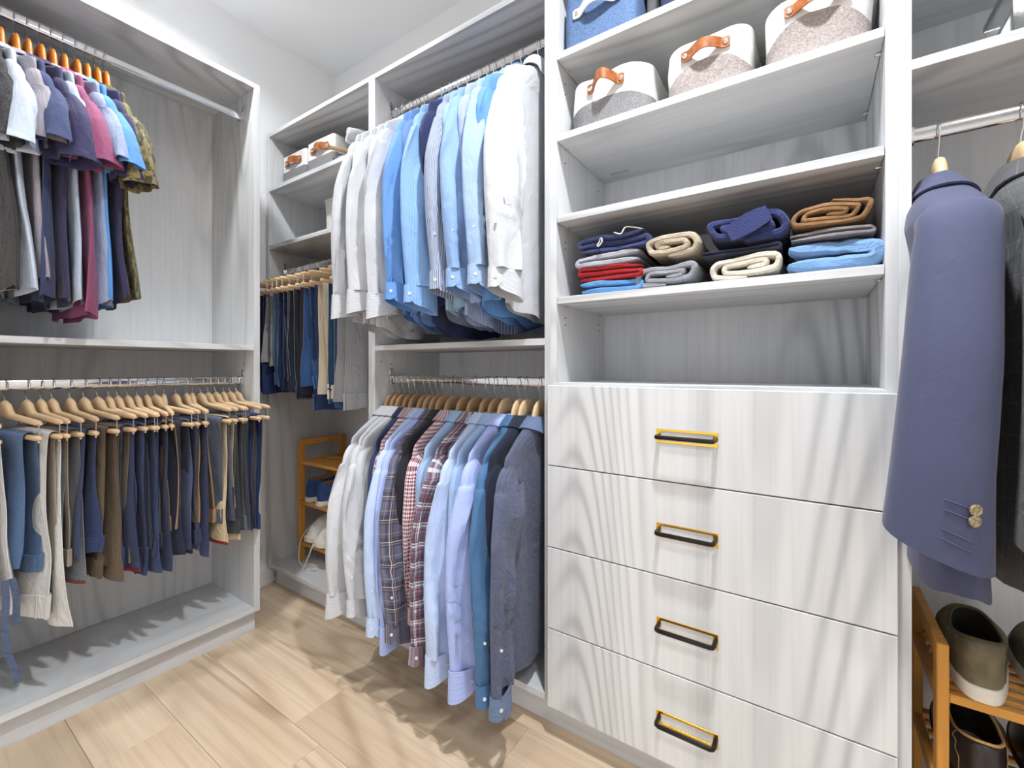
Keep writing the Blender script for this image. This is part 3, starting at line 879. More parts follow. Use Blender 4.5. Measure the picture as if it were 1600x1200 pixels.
# ------------------------------------------------------------------ trousers folded over a hanger bar
def make_trousers(label, group, loc, rotz, mat, seed, LA=0.40, LB=0.42, w=0.20, xc=0.02, t=0.0058, flare=0.010, shear=0.0, mat_band=None, waist='B', name='trousers', denim=False, lining=None, amp=0.006, zb=-0.137, stitch=None, turn=0.0):
    """local x along the hanger, y along the rod; LA and LB are the drops of the two flaps below the bar"""
    rs = np.random.RandomState(seed * 7 + 3); ph = rs.rand(10) * 6.28
    r0 = 0.0085
    nA = 26
    def layer(rj, dA, dB, xo, sd, ww):
        zA = np.linspace(-(LA + dA), 0, nA); zB = np.linspace(0, -(LB + dB), nA)
        path = []; norm = []
        for z_ in zA:
            k = -z_ / LA
            path.append((-(rj) - flare * (k ** 0.8) * (1 if rj > r0 + 0.004 else 0.55), zb + z_)); norm.append((-1, 0))
        for a in np.linspace(PI, 0, 9)[1:-1]:
            path.append((rj * math.cos(a), zb + rj * math.sin(a))); norm.append((math.cos(a), math.sin(a)))
        for z_ in zB:
            k = -z_ / LB
            path.append((rj + flare * (k ** 0.8) * (1 if rj > r0 + 0.004 else 0.55), zb + z_)); norm.append((1, 0))
        path = np.array(path); norm = np.array(norm)
        n = 15
        xs = np.cos(np.linspace(PI, 0, n))
        arc = np.concatenate([[0], np.cumsum(np.linalg.norm(np.diff(path, axis=0), axis=1))])
        P = np.zeros((len(path), 2 * n, 3))
        for i in range(len(path)):
            d = max(0.0, zb - path[i, 1])
            k = min(1.0, d / LA)
            side = 1 if path[i, 0] > 0 else -1
            wi = ww * (1 + 0.05 * math.sin(d * 9 + ph[0]) * k - 0.10 * k * (1 if (waist == 'A') == (side < 0) else -0.6))
            xcen = xc + xo + turn * d * side + 0.006 * k * math.sin(ph[1] + side)
            edge = 0.006 * fbm(np.array([d * 11 + sd]), np.array([side * 3.0 + sd]), seed, 2)[0] * k
            x = xcen + xs * wi / 2 + edge * np.clip(xs, 0, 1)
            wv = amp * k ** 0.8 * (0.8 * np.sin(x / 0.030 + ph[2] + side + sd + 1.3 * math.sin(d * 7 + ph[3])) + 0.9 * fbm(x * 13 + sd, np.full(n, d * 5 + side * 4), seed, 2))
            th = t * np.clip(1 - np.abs(xs) ** 5, 0.10, 1) * (0.55 + 0.95 * k ** 0.7)
            fy = norm[i]
            for q, sg in ((0, 1), (1, -1)):
                xx = x if sg == 1 else x[::-1]
                tt = (th if sg == 1 else th[::-1]) / 2 * sg
                ww_ = wv if sg == 1 else wv[::-1]
                P[i, q * n:(q + 1) * n, 0] = xx
                P[i, q * n:(q + 1) * n, 1] = path[i, 0] + fy[0] * tt + ww_ + shear * d
                P[i, q * n:(q + 1) * n, 2] = path[i, 1] + fy[1] * tt + k ** 3 * (0.10 * side * (xx - xcen) * math.sin(ph[5]) + 0.003 * np.sin(xx * 22 + ph[4]))
        U = np.concatenate([np.linspace(0, ww, n), np.linspace(ww, 2 * ww, n), [2 * ww + 0.01]])
        return P, U, arc
    g = G(); store = []
    for rj, dA, dB, xo, sd, ww in ((r0 + t * 0.32, 0.0, 0.0, 0.0, 0.0, w),):
        P, U, arc = layer(rj, dA, dB, xo, sd, ww)
        def hem_in(row, up):
            c_ = (row + np.concatenate([row[len(row) // 2:][::-1], row[:len(row) // 2][::-1]])) / 2
            q = c_ + (row - c_) * 0.72
            q2 = q.copy(); q2[:, 2] += up
            return q, q2
        a1, a2 = hem_in(P[0], 0.014); b1, b2 = hem_in(P[-1], 0.014)
        PP = np.concatenate([a2[None], a1[None], P, b1[None], b2[None]])
        g.grid(PP, True, U, np.concatenate([[arc[0] - .015, arc[0] - .002], arc, [arc[-1] + .002, arc[-1] + .015]])); g.ngon(PP[0][::-1]); g.ngon(PP[-1])
        store.append(P)
    tr = g.build(name, mat, None, angle=55)
    tr.location = loc; tr.rotation_euler = (0, 0, rotz)
    tag(tr, label, 'trousers', group)
    # waistband with belt loops on one flap, deep hem on the other
    P = store[-1]; n = P.shape[1] // 2
    rows = P[-1:-5:-1] if waist == 'B' else P[:4]
    m = np.stack([r.mean(axis=0) for r in rows])
    R = np.array([rows[i] + (rows[i] - np.concatenate([(rows[i][:n] + rows[i][::-1][:n]) / 2, ((rows[i][:n] + rows[i][::-1][:n]) / 2)[::-1]])) * 0.55 for i in range(4)])
    R[:, :, 0] += (R[:, :, 0] - m[:, None, 0]) * 0.02
    g = G(); g.grid(R, True, np.linspace(0, 2 * w, 2 * n + 1), np.linspace(0, 0.05, 4)); g.ngon(R[0]); g.ngon(R[-1][::-1])
    wbnd = g.build('waistband', mat_band or mat, tr, angle=50)
    out = slice(0, n)
    for xq in (0.30, 0.78, 0.97):
        j = int(xq * (n - 1))
        a = np.array([R[i][j] for i in range(4)]); cen = np.array([(R[i][j] + R[i][2 * n - 1 - j]) / 2 for i in range(4)])
        o = (a - cen); o = o / (np.linalg.norm(o, axis=1, keepdims=True) + 1e-9)
        if xq > 0.9: o = np.tile([1.0, 0, 0], (4, 1)); a = cen + o * 0.002
        pts = a + o * 0.0015
        pts = np.concatenate([pts[:1] - [[0, 0, 0.001]], pts, pts[-1:] + [[0, 0, 0.004]]])
        side = np.cross(o[0], [0, 0, 1.0]); side /= np.linalg.norm(side) + 1e-9
        S = np.array([[p - side * 0.005, p + side * 0.005] for p in pts])
        g2 = G(); g2.sheet(S, 0.0022); g2.build('belt_loop', mat_band or mat, tr)
    if stitch:
        i = 3
        pts = R[i][:n] + (R[i][:n] - (R[i][:n] + R[i][::-1][:n]) / 2) * 0.15
        g2 = G(); g2.tube(pts, 0.0005, 5)
        for i2 in (0,):
            pts = R[i2][:n] + (R[i2][:n] - (R[i2][:n] + R[i2][::-1][:n]) / 2) * 0.15
            g2.tube(pts + [[0, 0, 0.004]], 0.0005, 5)
        # outseam down the visible front edge
        edge = store[-1][nA + 7:-4, n - 1]
        g2.tube(edge + [[0.0006, 0, 0]], 0.0005, 5)
        edge = store[-1][3:nA, n - 1]
        g2.tube(edge + [[0.0006, 0, 0]], 0.0005, 5)
        g2.build('stitching', stitch, tr)
    if lining:
        rows = P[:3] if waist == 'B' else P[-1:-4:-1]
        cen = rows[0].mean(axis=0)
        Rl = np.array([rows[0] * 1.0, rows[0] - [[0, 0, 0.006]], rows[0] - [[0, 0, 0.011]]])
        for i in (0, 1, 2): Rl[i] = cen + (Rl[i] - cen) * np.array([0.96, 1.1, 1])
        g2 = G(); g2.grid(Rl, True); g2.ngon(Rl[-1]); g2.build('lining', lining, tr)
    return tr
# ------------------------------------------------------------------ palette
F = fabric
WHITE = F((203, 205, 210), rough=0.6, sheen=0.05, bump=0.25)
WHITE2 = F((206, 207, 212), rough=0.7, sheen=0.05, bump=0.3)
LBLUE = F((140, 172, 216), rough=0.6, sheen=0.05, bump=0.25)
LBLUE2 = F((158, 184, 220), rough=0.65, sheen=0.05, bump=0.25)
SKY = F((104, 152, 214), rough=0.6, sheen=0.05, bump=0.25)
SKYSTR = F((110, 156, 216), 'finestripe', (156, 188, 226), rough=0.6, bump=0.25)
MIDBLUE = F((98, 132, 190), rough=0.65, bump=0.25)
GREYSTR = F((106, 118, 148), 'stripe', (190, 200, 218), rough=0.65, bump=0.25)
BLUEGREYSTR = F((124, 142, 190), 'stripe', (196, 206, 230), rough=0.65, bump=0.25)
TEAL = F((150, 182, 206), rough=0.65, bump=0.25)
NAVY = F((42, 58, 96), bump=0.35)
NAVY2 = F((48, 58, 100), bump=0.35)
INK = F((34, 40, 62), bump=0.35)
BLACKISH = F((38, 38, 46), bump=0.35)
LAVBLUE = F((172, 188, 240), rough=0.7, bump=0.3)
PALEBLUE = F((190, 208, 240), rough=0.7, bump=0.3)
STEELBLUE = F((70, 110, 152), rough=0.6, bump=0.3)
CHAMBRAY = F((74, 80, 104), 'heather', (102, 110, 136), rough=0.85, bump=0.6)
CHAMBRAY_C = F((96, 118, 154), 'heather', (122, 142, 176), rough=0.85, bump=0.6)
PLAID = F((96, 100, 122), 'plaid', (56, 50, 66), (150, 132, 136), rough=0.8)
RPLAID = F((148, 146, 166), 'redplaid', (84, 60, 80), (122, 28, 48), rough=0.8)
GINGHAM = F((236, 226, 230), 'gingham', (128, 24, 52), rough=0.8)

# ------------------------------------------------------------------ long-sleeved shirts, upper rod of the double-hang unit
BX = -PI / 2
def HL(pre, lab):
    a = lab.split(',')[0].split()
    n = 16 - len(pre.split())
    a = a[:n]
    while a[-1] in ('the', 'of', 'on', 'a', 'and', 'upper', 'lower', 'left', 'with', 'at', 'behind', 'in', 'its', 'tail', 'only', 'corner', 'middle'): a.pop()
    return pre + ' '.join(a)
HG_UP = 'hangers on the upper shirt rod'
HG_LO = 'hangers on the lower shirt rod'
# hook x, material, tilt degrees, fwd, yo, twist, sleeve length, body length, label, hanger note
UP = [
 (-1.316, WHITE, 4, 0.045, 0.015, -0.25, 0.575, 0.86, 'white dress shirt at the left end of the upper rod, against the side panel'),
 (-1.285, WHITE2, 4, -0.02, 0.02, 0.0, 0.54, 0.88, 'white dress shirt second from the left on the upper rod, half hidden'),
 (-1.246, WHITE, 6, 0.055, 0.030, -0.55, 0.565, 0.87, 'white dress shirt third on the upper rod, with its wide cuff turned forward'),
 (-1.208, WHITE2, 5, -0.01, 0.02, 0.0, 0.55, 0.885, 'white dress shirt fourth on the upper rod, its tail hanging lowest among the whites'),
 (-1.170, WHITE, 6, 0.050, 0.040, -0.4, 0.585, 0.86, 'white dress shirt fifth on the upper rod, touching the first blue one'),
 (-1.085, SKY, 5, 0.045, 0.040, -0.35, 0.560, 0.86, 'sky blue dress shirt next to the white ones, leftmost blue on the upper rod'),
 (-1.050, MIDBLUE, 5, -0.03, 0.02, 0.0, 0.56, 0.87, 'mid blue dress shirt mostly hidden, its tail showing below the sky blue sleeves'),
 (-1.010, SKYSTR, 6, 0.050, 0.045, -0.45, 0.575, 0.87, 'light blue fine-striped dress shirt left of the dark striped one'),
 (-0.968, NAVY2, 4, -0.04, 0.02, 0.0, 0.55, 0.89, 'dark blue shirt hidden behind the striped ones with only its tail in view'),
 (-0.918, GREYSTR, 7, 0.045, 0.045, -0.55, 0.545, 0.86, 'slate grey striped dress shirt in the middle of the upper rod'),
 (-0.885, TEAL, 5, -0.03, 0.03, 0.0, 0.56, 0.86, 'dusty pale teal shirt behind the slate striped sleeve'),
 (-0.858, LBLUE, 5, 0.040, 0.050, -0.4, 0.545, 0.86, 'light blue dress shirt directly right of the slate striped one'),
 (-0.822, BLUEGREYSTR, 4, -0.03, 0.03, 0.0, 0.55, 0.875, 'blue and grey striped shirt hidden between two light blue ones'),
 (-0.788, LBLUE2, 6, 0.038, 0.045, -0.3, 0.545, 0.85, 'pale blue dress shirt just left of the big white shirt at the right end'),
 (-0.752, SKY, 3, -0.02, 0.02, 0.0, 0.55, 0.86, 'bright blue dress shirt squeezed behind the white shirt at the right end'),
 (-0.690, WHITE, 4, 0.040, 0.030, -0.45, 0.56, 0.85, 'white dress shirt at the right end of the upper rod, its flat back facing out'),
]
for i, (x, m, tl, fw, yo, tw, SL, L, lab) in enumerate(UP):
    rz = BX + math.radians(tl)
    shirt_hanger((x, 1.177, RODZ_HI), rz, HL('hanger holding the ', lab), HG_UP, BEECH_DK, side=-1)
    make_top('dress_shirt', lab, 'shirt', 'dress shirts on the upper rod', (x, 1.177, RODZ_HI), rz, m, 21 + i, L=L, SL=SL, kind='dress', fwd=fw, yo=yo, tw=tw, ht=0.012, amp=0.010, cuff_open=(0.25 if i % 2 else 0.6), sw=1.0 if fw > 0 else 0.85)

LO = [
 (-1.345, WHITE2, 5, 0.050, 0.020, -0.35, 0.505, 0.78, 'white shirt at the left end of the lower rod'),
 (-1.315, WHITE, 7, 0.040, 0.060, -0.15, 0.505, 0.79, 'white shirt second on the lower rod, tucked against the first white one'),
 (-1.285, WHITE2, 6, -0.04, 0.02, 0.0, 0.48, 0.78, 'white shirt third on the lower rod, hidden behind the navy one'),
 (-1.255, NAVY, 14, 0.000, 0.020, 0.0, 0.485, 0.78, 'plain navy shirt between the whites and the light blue on the lower rod'),
 (-1.222, GINGHAM, 12, -0.01, 0.015, 0.0, 0.48, 0.78, 'red checked shirt showing as a thin sliver beside the navy shirt'),
 (-1.172, PALEBLUE, 5, 0.045, 0.040, -0.25, 0.525, 0.79, 'pale blue shirt left of the dark plaid one on the lower rod'),
 (-1.142, LAVBLUE, 4, 0.030, 0.050, 0.0, 0.545, 0.79, 'lilac blue shirt squeezed between the pale blue and the dark plaid ones'),
 (-1.112, PLAID, 5, 0.040, 0.060, -0.3, 0.520, 0.80, 'slate and brown plaid shirt on the lower rod'),
 (-1.080, BLACKISH, 4, -0.03, 0.02, 0.0, 0.49, 0.78, 'black shirt in shadow behind the dark plaid one'),
 (-1.038, GINGHAM, 5, -0.005, 0.020, -0.1, 0.48, 0.79, 'red and white gingham shirt in the middle of the lower rod'),
 (-0.985, LBLUE2, 3, -0.03, 0.02, 0.0, 0.48, 0.79, 'light blue shirt behind the red plaid one on the lower rod'),
 (-0.940, RPLAID, 4, 0.040, 0.000, -0.2, 0.545, 0.80, 'grey and white plaid shirt with red lines on the lower rod'),
 (-0.888, PALEBLUE, 4, 0.045, 0.015, -0.3, 0.550, 0.80, 'pale blue shirt right of the red plaid one on the lower rod'),
 (-0.852, LBLUE2, 3, 0.000, 0.030, 0.0, 0.52, 0.80, 'light blue shirt pressed between the pale blue and lavender ones'),
 (-0.815, LAVBLUE, 5, 0.045, 0.025, -0.45, 0.560, 0.80, 'lavender blue shirt with two cuff buttons, left of the steel blue one'),
 (-0.762, STEELBLUE, 5, 0.040, 0.050, -0.2, 0.565, 0.81, 'steel blue satin shirt left of the grey chambray one'),
 (-0.735, INK, 3, -0.03, 0.02, 0.0, 0.50, 0.80, 'dark ink blue shirt hidden beside the grey chambray one'),
 (-0.685, CHAMBRAY, 3, 0.040, 0.015, 0.25, 0.575, 0.82, 'crumpled slate grey chambray shirt at the right end of the lower rod'),
]
for i, (x, m, tl, fw, yo, tw, SL, L, lab) in enumerate(LO):
    rz = BX + math.radians(tl)
    shirt_hanger((x, 1.177, RODZ_LO), rz, HL('wooden hanger of the ', lab), HG_LO, BEECH if i > 13 else BEECH_DK, zt=-0.114, sh=-0.200, half=0.172, side=-1)
    last = i == len(LO) - 1
    make_top('casual_shirt', lab, 'shirt', 'shirts on the lower rod', (x, 1.177, RODZ_LO), rz, m, 61 + i, L=L, SL=SL, kind='dress', fwd=fw, yo=yo, tw=tw, ht=0.011 if not last else 0.013, amp=0.010 if not last else 0.014,
             cuff_open=(0.25 if i % 2 else 0.55), sw=1.04 if fw > 0 else 0.8, wob=1.0 if not last else 1.15, mat_collar=CHAMBRAY_C if last else None, mat_cuff=CHAMBRAY_C if last else None, neck=-0.102, shoulder=-0.200, collar='low')

# ------------------------------------------------------------------ short-sleeved tops, upper rod of the left unit
MARL = F((44, 42, 44), 'heather', (82, 80, 82), bump=0.7)
ICE = F((206, 216, 232), rough=0.7)
TAUPE = F((176, 168, 176), rough=0.75, bump=0.6)
NAVYP = F((62, 72, 112), rough=0.8)
DUSK = F((58, 54, 92), rough=0.8)
PALEGREY = F((196, 206, 220), 'heather', (168, 182, 204), rough=0.8)
MAUVE = F((156, 82, 118), rough=0.8)
HEATHER = F((168, 178, 204), 'heather', (134, 152, 190), rough=0.8)
BLUE = F((96, 156, 222), rough=0.8)
CAMO = F((112, 102, 62), 'camo', (60, 54, 34), (168, 152, 96), rough=0.5, bump=0.8)
PL = [
 (0.196, MARL, 0.02, 0.0, 0.9, 0.25, 0.80, 'shirt', 'black marled short-sleeved shirt at the left edge of the picture'),
 (0.226, ICE, 0.04, 0.02, 0.7, 0.26, 0.80, 'shirt', 'pale ice blue polo shirt, second from the left on the upper rail'),
 (0.252, TAUPE, 0.035, 0.03, 0.75, 0.235, 0.77, 'shirt', 'crumpled taupe grey shirt between the ice blue and navy polos'),
 (0.278, NAVYP, 0.055, 0.04, 0.85, 0.24, 0.81, 'shirt', 'navy blue polo shirt with a notched hem, largest of the short-sleeved tops'),
 (0.302, DUSK, 0.05, 0.045, 0.8, 0.265, 0.82, 'shirt', 'dark indigo polo shirt just behind the navy one'),
 (0.326, PALEGREY, 0.02, 0.03, 0.7, 0.25, 0.82, 'crew', 'pale grey heathered t-shirt between the indigo and mauve tops'),
 (0.352, MAUVE, 0.05, 0.04, 0.7, 0.255, 0.85, 'shirt', 'mauve plum polo shirt with a long rounded tail'),
 (0.378, HEATHER, 0.05, 0.05, 0.8, 0.24, 0.82, 'shirt', 'blue grey heathered polo shirt right of the mauve one'),
 (0.402, BLUE, 0.05, 0.055, 0.8, 0.245, 0.81, 'shirt', 'bright blue polo shirt near the right end of the row'),
 (0.424, DUSK, 0.03, 0.05, 0.7, 0.27, 0.80, 'crew', 'dusky indigo t-shirt beside the patterned shirt at the right end'),
 (0.446, CAMO, 0.045, 0.06, 0.7, 0.28, 0.80, 'shirt', 'olive and gold patterned shirt at the right end of the row'),
]
for i, (y, m, fw, yo, tw, SL, L, col, lab) in enumerate(PL):
    rz = math.radians(rnd.uniform(-2, 5))
    p = (-1.872, y, 2.030)
    shirt_hanger(p, rz, HL('orange hanger of the ', lab), 'orange hangers on the upper left rail', CHERRY, zt=-0.128, sh=-0.192, head=-0.052, side=1)
    col = 'low' if col == 'shirt' else col
    make_top('polo_shirt' if col == 'low' else 't_shirt', lab, 'shirt', 'short-sleeved tops on the upper left rail', p, rz, m, 101 + i, L=L, SL=SL, kind='short', fwd=fw, yo=yo * 0.5 - 0.012, tw=tw * 0.62, ht=0.012, amp=0.010, collar=col, sw=1.0, hem=0.012, neck=-0.116, shoulder=-0.190, slant=-0.03)

# ------------------------------------------------------------------ suits at the right
SUITNAVY = F((74, 78, 106), rough=0.75, sheen=0.12, bump=0.12)
SUITLINE = F((26, 28, 44), rough=0.7)
SUITGREY = F((96, 96, 98), 'windowpane', (66, 66, 70), (150, 150, 152), rough=0.85, bump=0.45)
for i, (x, m, tl, yo, lab) in enumerate([(0.206, SUITNAVY, -3, -0.035, 'navy blue suit jacket with horn cuff buttons hanging beside the drawer tower'),
                                        (0.315, SUITGREY, 2, -0.02, 'grey windowpane check suit jacket cut by the right edge of the picture')]):
    rz = BX + math.radians(tl)
    p = (x, 1.177, 1.497)
    shirt_hanger(p, rz, ('broad wooden suit hanger in the navy jacket', 'broad wooden suit hanger in the grey checked jacket')[i], 'suit hangers', BEECH, zt=-0.124, sh=-0.205, head=-0.058, half=0.20, broad=True, side=-1)
    make_top('suit_jacket', lab, 'jacket', 'suit jackets', p, rz, m, 141 + i, L=0.82, SL=0.51, kind='jacket', hw=0.222, ht=0.044, amp=0.010, fwd=0.012, yo=yo, tw=0.0, sA=0.86, collar='jacket', mat_collar=None, hem=0.0, neck=-0.112, shoulder=-0.205)

# ------------------------------------------------------------------ trousers on the lower left rail
def tr_(c, kind='plain', c2=None, **k): return F(c, kind, c2, **k)
T_STEEL = tr_((84, 112, 150)); T_WHITE = tr_((232, 231, 228), bump=0.5); T_GREY = tr_((122, 124, 132), 'heather', (140, 142, 150))
T_KHAKI = tr_((176, 164, 146)); T_NAVY = tr_((52, 60, 94)); T_NAVYB = tr_((56, 70, 112)); T_BROWN = tr_((112, 94, 72), bump=0.7)
T_OLIVE = tr_((130, 116, 92)); T_INK = tr_((40, 44, 66)); T_SLATE = tr_((80, 90, 128), rough=0.6); T_SHINE = tr_((92, 104, 128), rough=0.38, bump=0.8)
T_BEIGE = tr_((224, 202, 166)); T_CHAR = tr_((66, 68, 78)); T_MID = tr_((102, 106, 112)); T_JEAN = tr_((36, 58, 102), 'denim', (54, 84, 140)); T_TAN = tr_((168, 132, 94))
RED = tr_((150, 26, 34)); STITCH = plain('pale_stitching', (170, 166, 158), 0.8); STITCH_T = plain('tan_stitching', (150, 126, 92), 0.8)
LT = [  # y, material, LA, LB, tilt, colour phrase, extras
 (0.186, T_WHITE, 0.44, 0.47, 4, 'cream white trousers cut by the left edge of the picture', {}),
 (0.236, T_STEEL, 0.345, 0.37, 10, 'steel blue trousers, first full pair at the left of the lower rail', {}),
 (0.278, T_WHITE, 0.50, 0.53, 9, 'white trousers, the longest hanging pair on the lower left rail', {}),
 (0.306, T_KHAKI, 0.36, 0.38, 5, 'pale khaki trousers showing thinly right of the white pair', {}),
 (0.330, T_GREY, 0.40, 0.43, 6, 'mid grey wool trousers right of the pale khaki pair', dict(lining=tr_((150, 84, 70)))),
 (0.368, T_NAVYB, 0.34, 0.36, 4, 'blue navy trousers between the grey and brown pairs', {}),
 (0.400, T_BROWN, 0.43, 0.45, 8, 'brown corded trousers with cuffs, between navy pairs', {}),
 (0.432, T_OLIVE, 0.40, 0.42, 10, 'olive tan trousers pressed against the brown pair', {}),
 (0.458, T_NAVYB, 0.41, 0.44, 2, 'royal navy chinos right of the olive pair', {}),
 (0.480, T_NAVY, 0.42, 0.44, 4, 'navy chinos with red trim at the hem, third navy pair', dict(lining=RED)),
 (0.506, T_NAVYB, 0.46, 0.47, 3, 'long navy chinos at the middle of the lower left rail', {}),
 (0.530, T_INK, 0.38, 0.40, -2, 'ink black trousers with a fold-back cuff, in shadow', {}),
 (0.556, T_NAVY, 0.42, 0.46, -3, 'dark navy trousers right of the ink black pair', {}),
 (0.582, T_INK, 0.43, 0.44, 10, 'blackish navy trousers half hidden behind the slate pair', {}),
 (0.604, T_TAN, 0.33, 0.35, -12, 'tan trousers seen as a thin strip left of the slate pair', {}),
 (0.640, T_SLATE, 0.42, 0.44, -2, 'slate blue smooth trousers with a broad waistband', {}),
 (0.672, T_NAVY, 0.42, 0.45, -4, 'deep navy trousers with a wide hem, right of the slate pair', {}),
 (0.690, T_TAN, 0.33, 0.36, -10, 'caramel trousers seen as a thin strip left of the shiny pair', {}),
 (0.718, T_SHINE, 0.35, 0.37, 3, 'shiny grey blue trousers near the right of the rail', {}),
 (0.742, T_BEIGE, 0.42, 0.45, 2, 'beige trousers with a red lined hem', dict(lining=RED)),
 (0.768, T_CHAR, 0.40, 0.42, 4, 'charcoal trousers right of the beige pair', {}),
 (0.794, T_MID, 0.36, 0.40, -6, 'mid grey puckered trousers near the right end of the rail', {}),
 (0.818, T_CHAR, 0.37, 0.41, 3, 'dark grey trousers behind the grey puckered pair', {}),
 (0.842, T_JEAN, 0.41, 0.43, 5, 'dark blue jeans at the right end of the lower left rail', dict(stitch=STITCH_T)),
]
for i, (y, m, LA, LB, tl, lab, ex) in enumerate(LT):
    rz = math.radians(tl)
    p = (-1.872, y, 0.987)
    trouser_hanger(p, rz, HL('trouser hanger of the ', lab), 'trouser hangers on the lower left rail', BEECH, BEECH, side=1)
    make_trousers(lab, 'trousers on the lower left rail', p, rz, m, 201 + i, LA=LA, LB=LB, w=0.225 + 0.02 * rnd.uniform(-1, 1), xc=0.045 + 0.012 * rnd.uniform(-1, 1), t=0.0125, flare=0.010 if i > 2 else 0.014, amp=0.010, shear=rnd.uniform(-0.01, 0.035), waist='AB'[i % 2], **ex)

# ------------------------------------------------------------------ jeans on the corner unit rail
J_DK = tr_((30, 40, 66), 'denim', (44, 58, 92)); J_IND = tr_((34, 50, 92), 'denim', (52, 74, 124)); J_LT = tr_((86, 132, 190), 'denim', (120, 164, 214))
J_MID = tr_((46, 82, 136), 'denim', (70, 112, 172)); J_BLK = tr_((36, 38, 52), 'denim', (50, 52, 68)); J_TEAL = tr_((52, 86, 122), 'denim', (78, 118, 156)); T_CREAM = tr_((226, 212, 188)); T_STONE = tr_((164, 164, 166))
JN = [
 (-2.085, J_DK, 0.42, 0.44, 0, 'dark navy jeans at the left end of the corner rail', {}),
 (-2.045, J_IND, 0.42, 0.44, 3, 'indigo jeans second from the left on the corner rail', dict(stitch=STITCH_T)),
 (-1.990, T_STONE, 0.30, 0.32, 2, 'grey trousers behind the light blue jeans', {}),
 (-1.945, J_LT, 0.40, 0.42, 8, 'light blue faded jeans on the corner rail', dict(stitch=STITCH)),
 (-1.895, J_IND, 0.41, 0.44, 6, 'indigo jeans with pale stitching right of the light blue pair', dict(stitch=STITCH)),
 (-1.850, J_DK, 0.42, 0.44, 4, 'dark indigo jeans with stitched pockets in the middle of the corner rail', dict(stitch=STITCH)),
 (-1.805, J_BLK, 0.44, 0.46, 3, 'black jeans left of the mid blue pair on the corner rail', dict(stitch=STITCH)),
 (-1.760, J_BLK, 0.43, 0.45, 5, 'washed black jeans partly behind the mid blue pair', {}),
 (-1.705, J_MID, 0.40, 0.42, 6, 'mid blue jeans under the long white cuff', dict(stitch=STITCH_T)),
 (-1.655, J_IND, 0.49, 0.50, 4, 'long indigo jeans left of the cream pair', {}),
 (-1.605, T_CREAM, 0.43, 0.45, 5, 'cream trousers between two pairs of blue jeans', {}),
 (-1.545, J_TEAL, 0.46, 0.49, 8, 'washed teal blue jeans with a stitched seam, right of the cream pair', dict(stitch=STITCH)),
 (-1.470, T_STONE, 0.46, 0.48, 4, 'stone grey trousers at the right end of the corner rail', {}),
]
for i, (x, m, LA, LB, tl, lab, ex) in enumerate(JN):
    rz = BX + math.radians(tl)
    p = (x, 1.177, 1.502)
    trouser_hanger(p, rz, HL('trouser hanger of the ', lab), 'trouser hangers on the corner rail', BEECH, BEECH, side=-1)
    make_trousers(lab, 'trousers on the corner rail', p, rz, m, 301 + i, LA=LA, LB=LB, w=0.225, xc=0.045, t=0.0145, flare=0.012, shear=rnd.uniform(-0.02, 0.04), waist='BA'[i % 2], name='jeans' if 'jeans' in lab else 'trousers', **ex)

# woven belt hanging at the left end of the rail
BELT = F((74, 92, 128), 'heather', (120, 136, 166), bump=0.9)
g = G()
for pts in ([(-1.680, 0.212, 0.50), (-1.670, 0.212, 0.45), (-1.664, 0.210, 0.40), (-1.662, 0.212, 0.33), (-1.655, 0.222, 0.29), (-1.650, 0.230, 0.245)], [(-1.682, 0.224, 0.50), (-1.676, 0.228, 0.47), (-1.672, 0.230, 0.44), (-1.670, 0.229, 0.385)]):
    c = spline(pts, 22)
    P = np.array([[p + np.array([0.004, 1.0, 0]) * s * 0.0065 for s in (-1, -0.3, 0.3, 1)] for p in c])
    g.sheet(P, 0.004, np.linspace(0, 0.025, 4), None)
tag(g.build('woven_belt', BELT), 'blue grey woven belt dangling at the left edge of the picture', 'belt')
# ------------------------------------------------------------------ bins and baskets
CANVAS = plain('cream_canvas', (228, 228, 224), 0.85, bump=(700, 0.5, 0.001), var=6, vscale=30)
FELT = plain('grey_felt', (132, 131, 132), 0.95, bump=(600, 0.7, 0.0015), var=20, vscale=260)
FELT_T = plain('taupe_boucle', (160, 150, 146), 0.95, bump=(420, 0.9, 0.002), var=24, vscale=220)
FELT_D = plain('dark_grey_felt', (92, 90, 92), 0.95, bump=(600, 0.7, 0.0015), var=14, vscale=260)
FELT_B = plain('blue_felt', (90, 114, 152), 0.95, bump=(600, 0.8, 0.0015), var=22, vscale=300)
STRAPW = plain('white_leather', (236, 235, 232), 0.5, bump=(300, 0.2, 0.0005))
WEAVE = plain('off_white_woven_cord', (216, 212, 204), 0.9, bump=(260, 0.8, 0.002), var=14, vscale=200)
def rrect(w, d, r, n=9):
    """outline of a rounded rectangle, starting at the middle of the front (-y) side"""
    pts = []
    for cx, cy, a0 in ((w / 2 - r, -d / 2 + r, -PI / 2), (w / 2 - r, d / 2 - r, 0), (-w / 2 + r, d / 2 - r, PI / 2), (-w / 2 + r, -d / 2 + r, PI)):
        for k in range(n):
            a = a0 + k / (n - 1) * PI / 2
            pts.append((cx + r * math.cos(a), cy + r * math.sin(a)))
    # denser straight sides
    out = []
    m = len(pts)
    for i in range(m):
        p = np.array(pts[i]); q = np.array(pts[(i + 1) % m])
        k = max(1, int(np.linalg.norm(q - p) / 0.02))
        for j in range(k): out.append(p + (q - p) * j / k)
    return np.array(out)
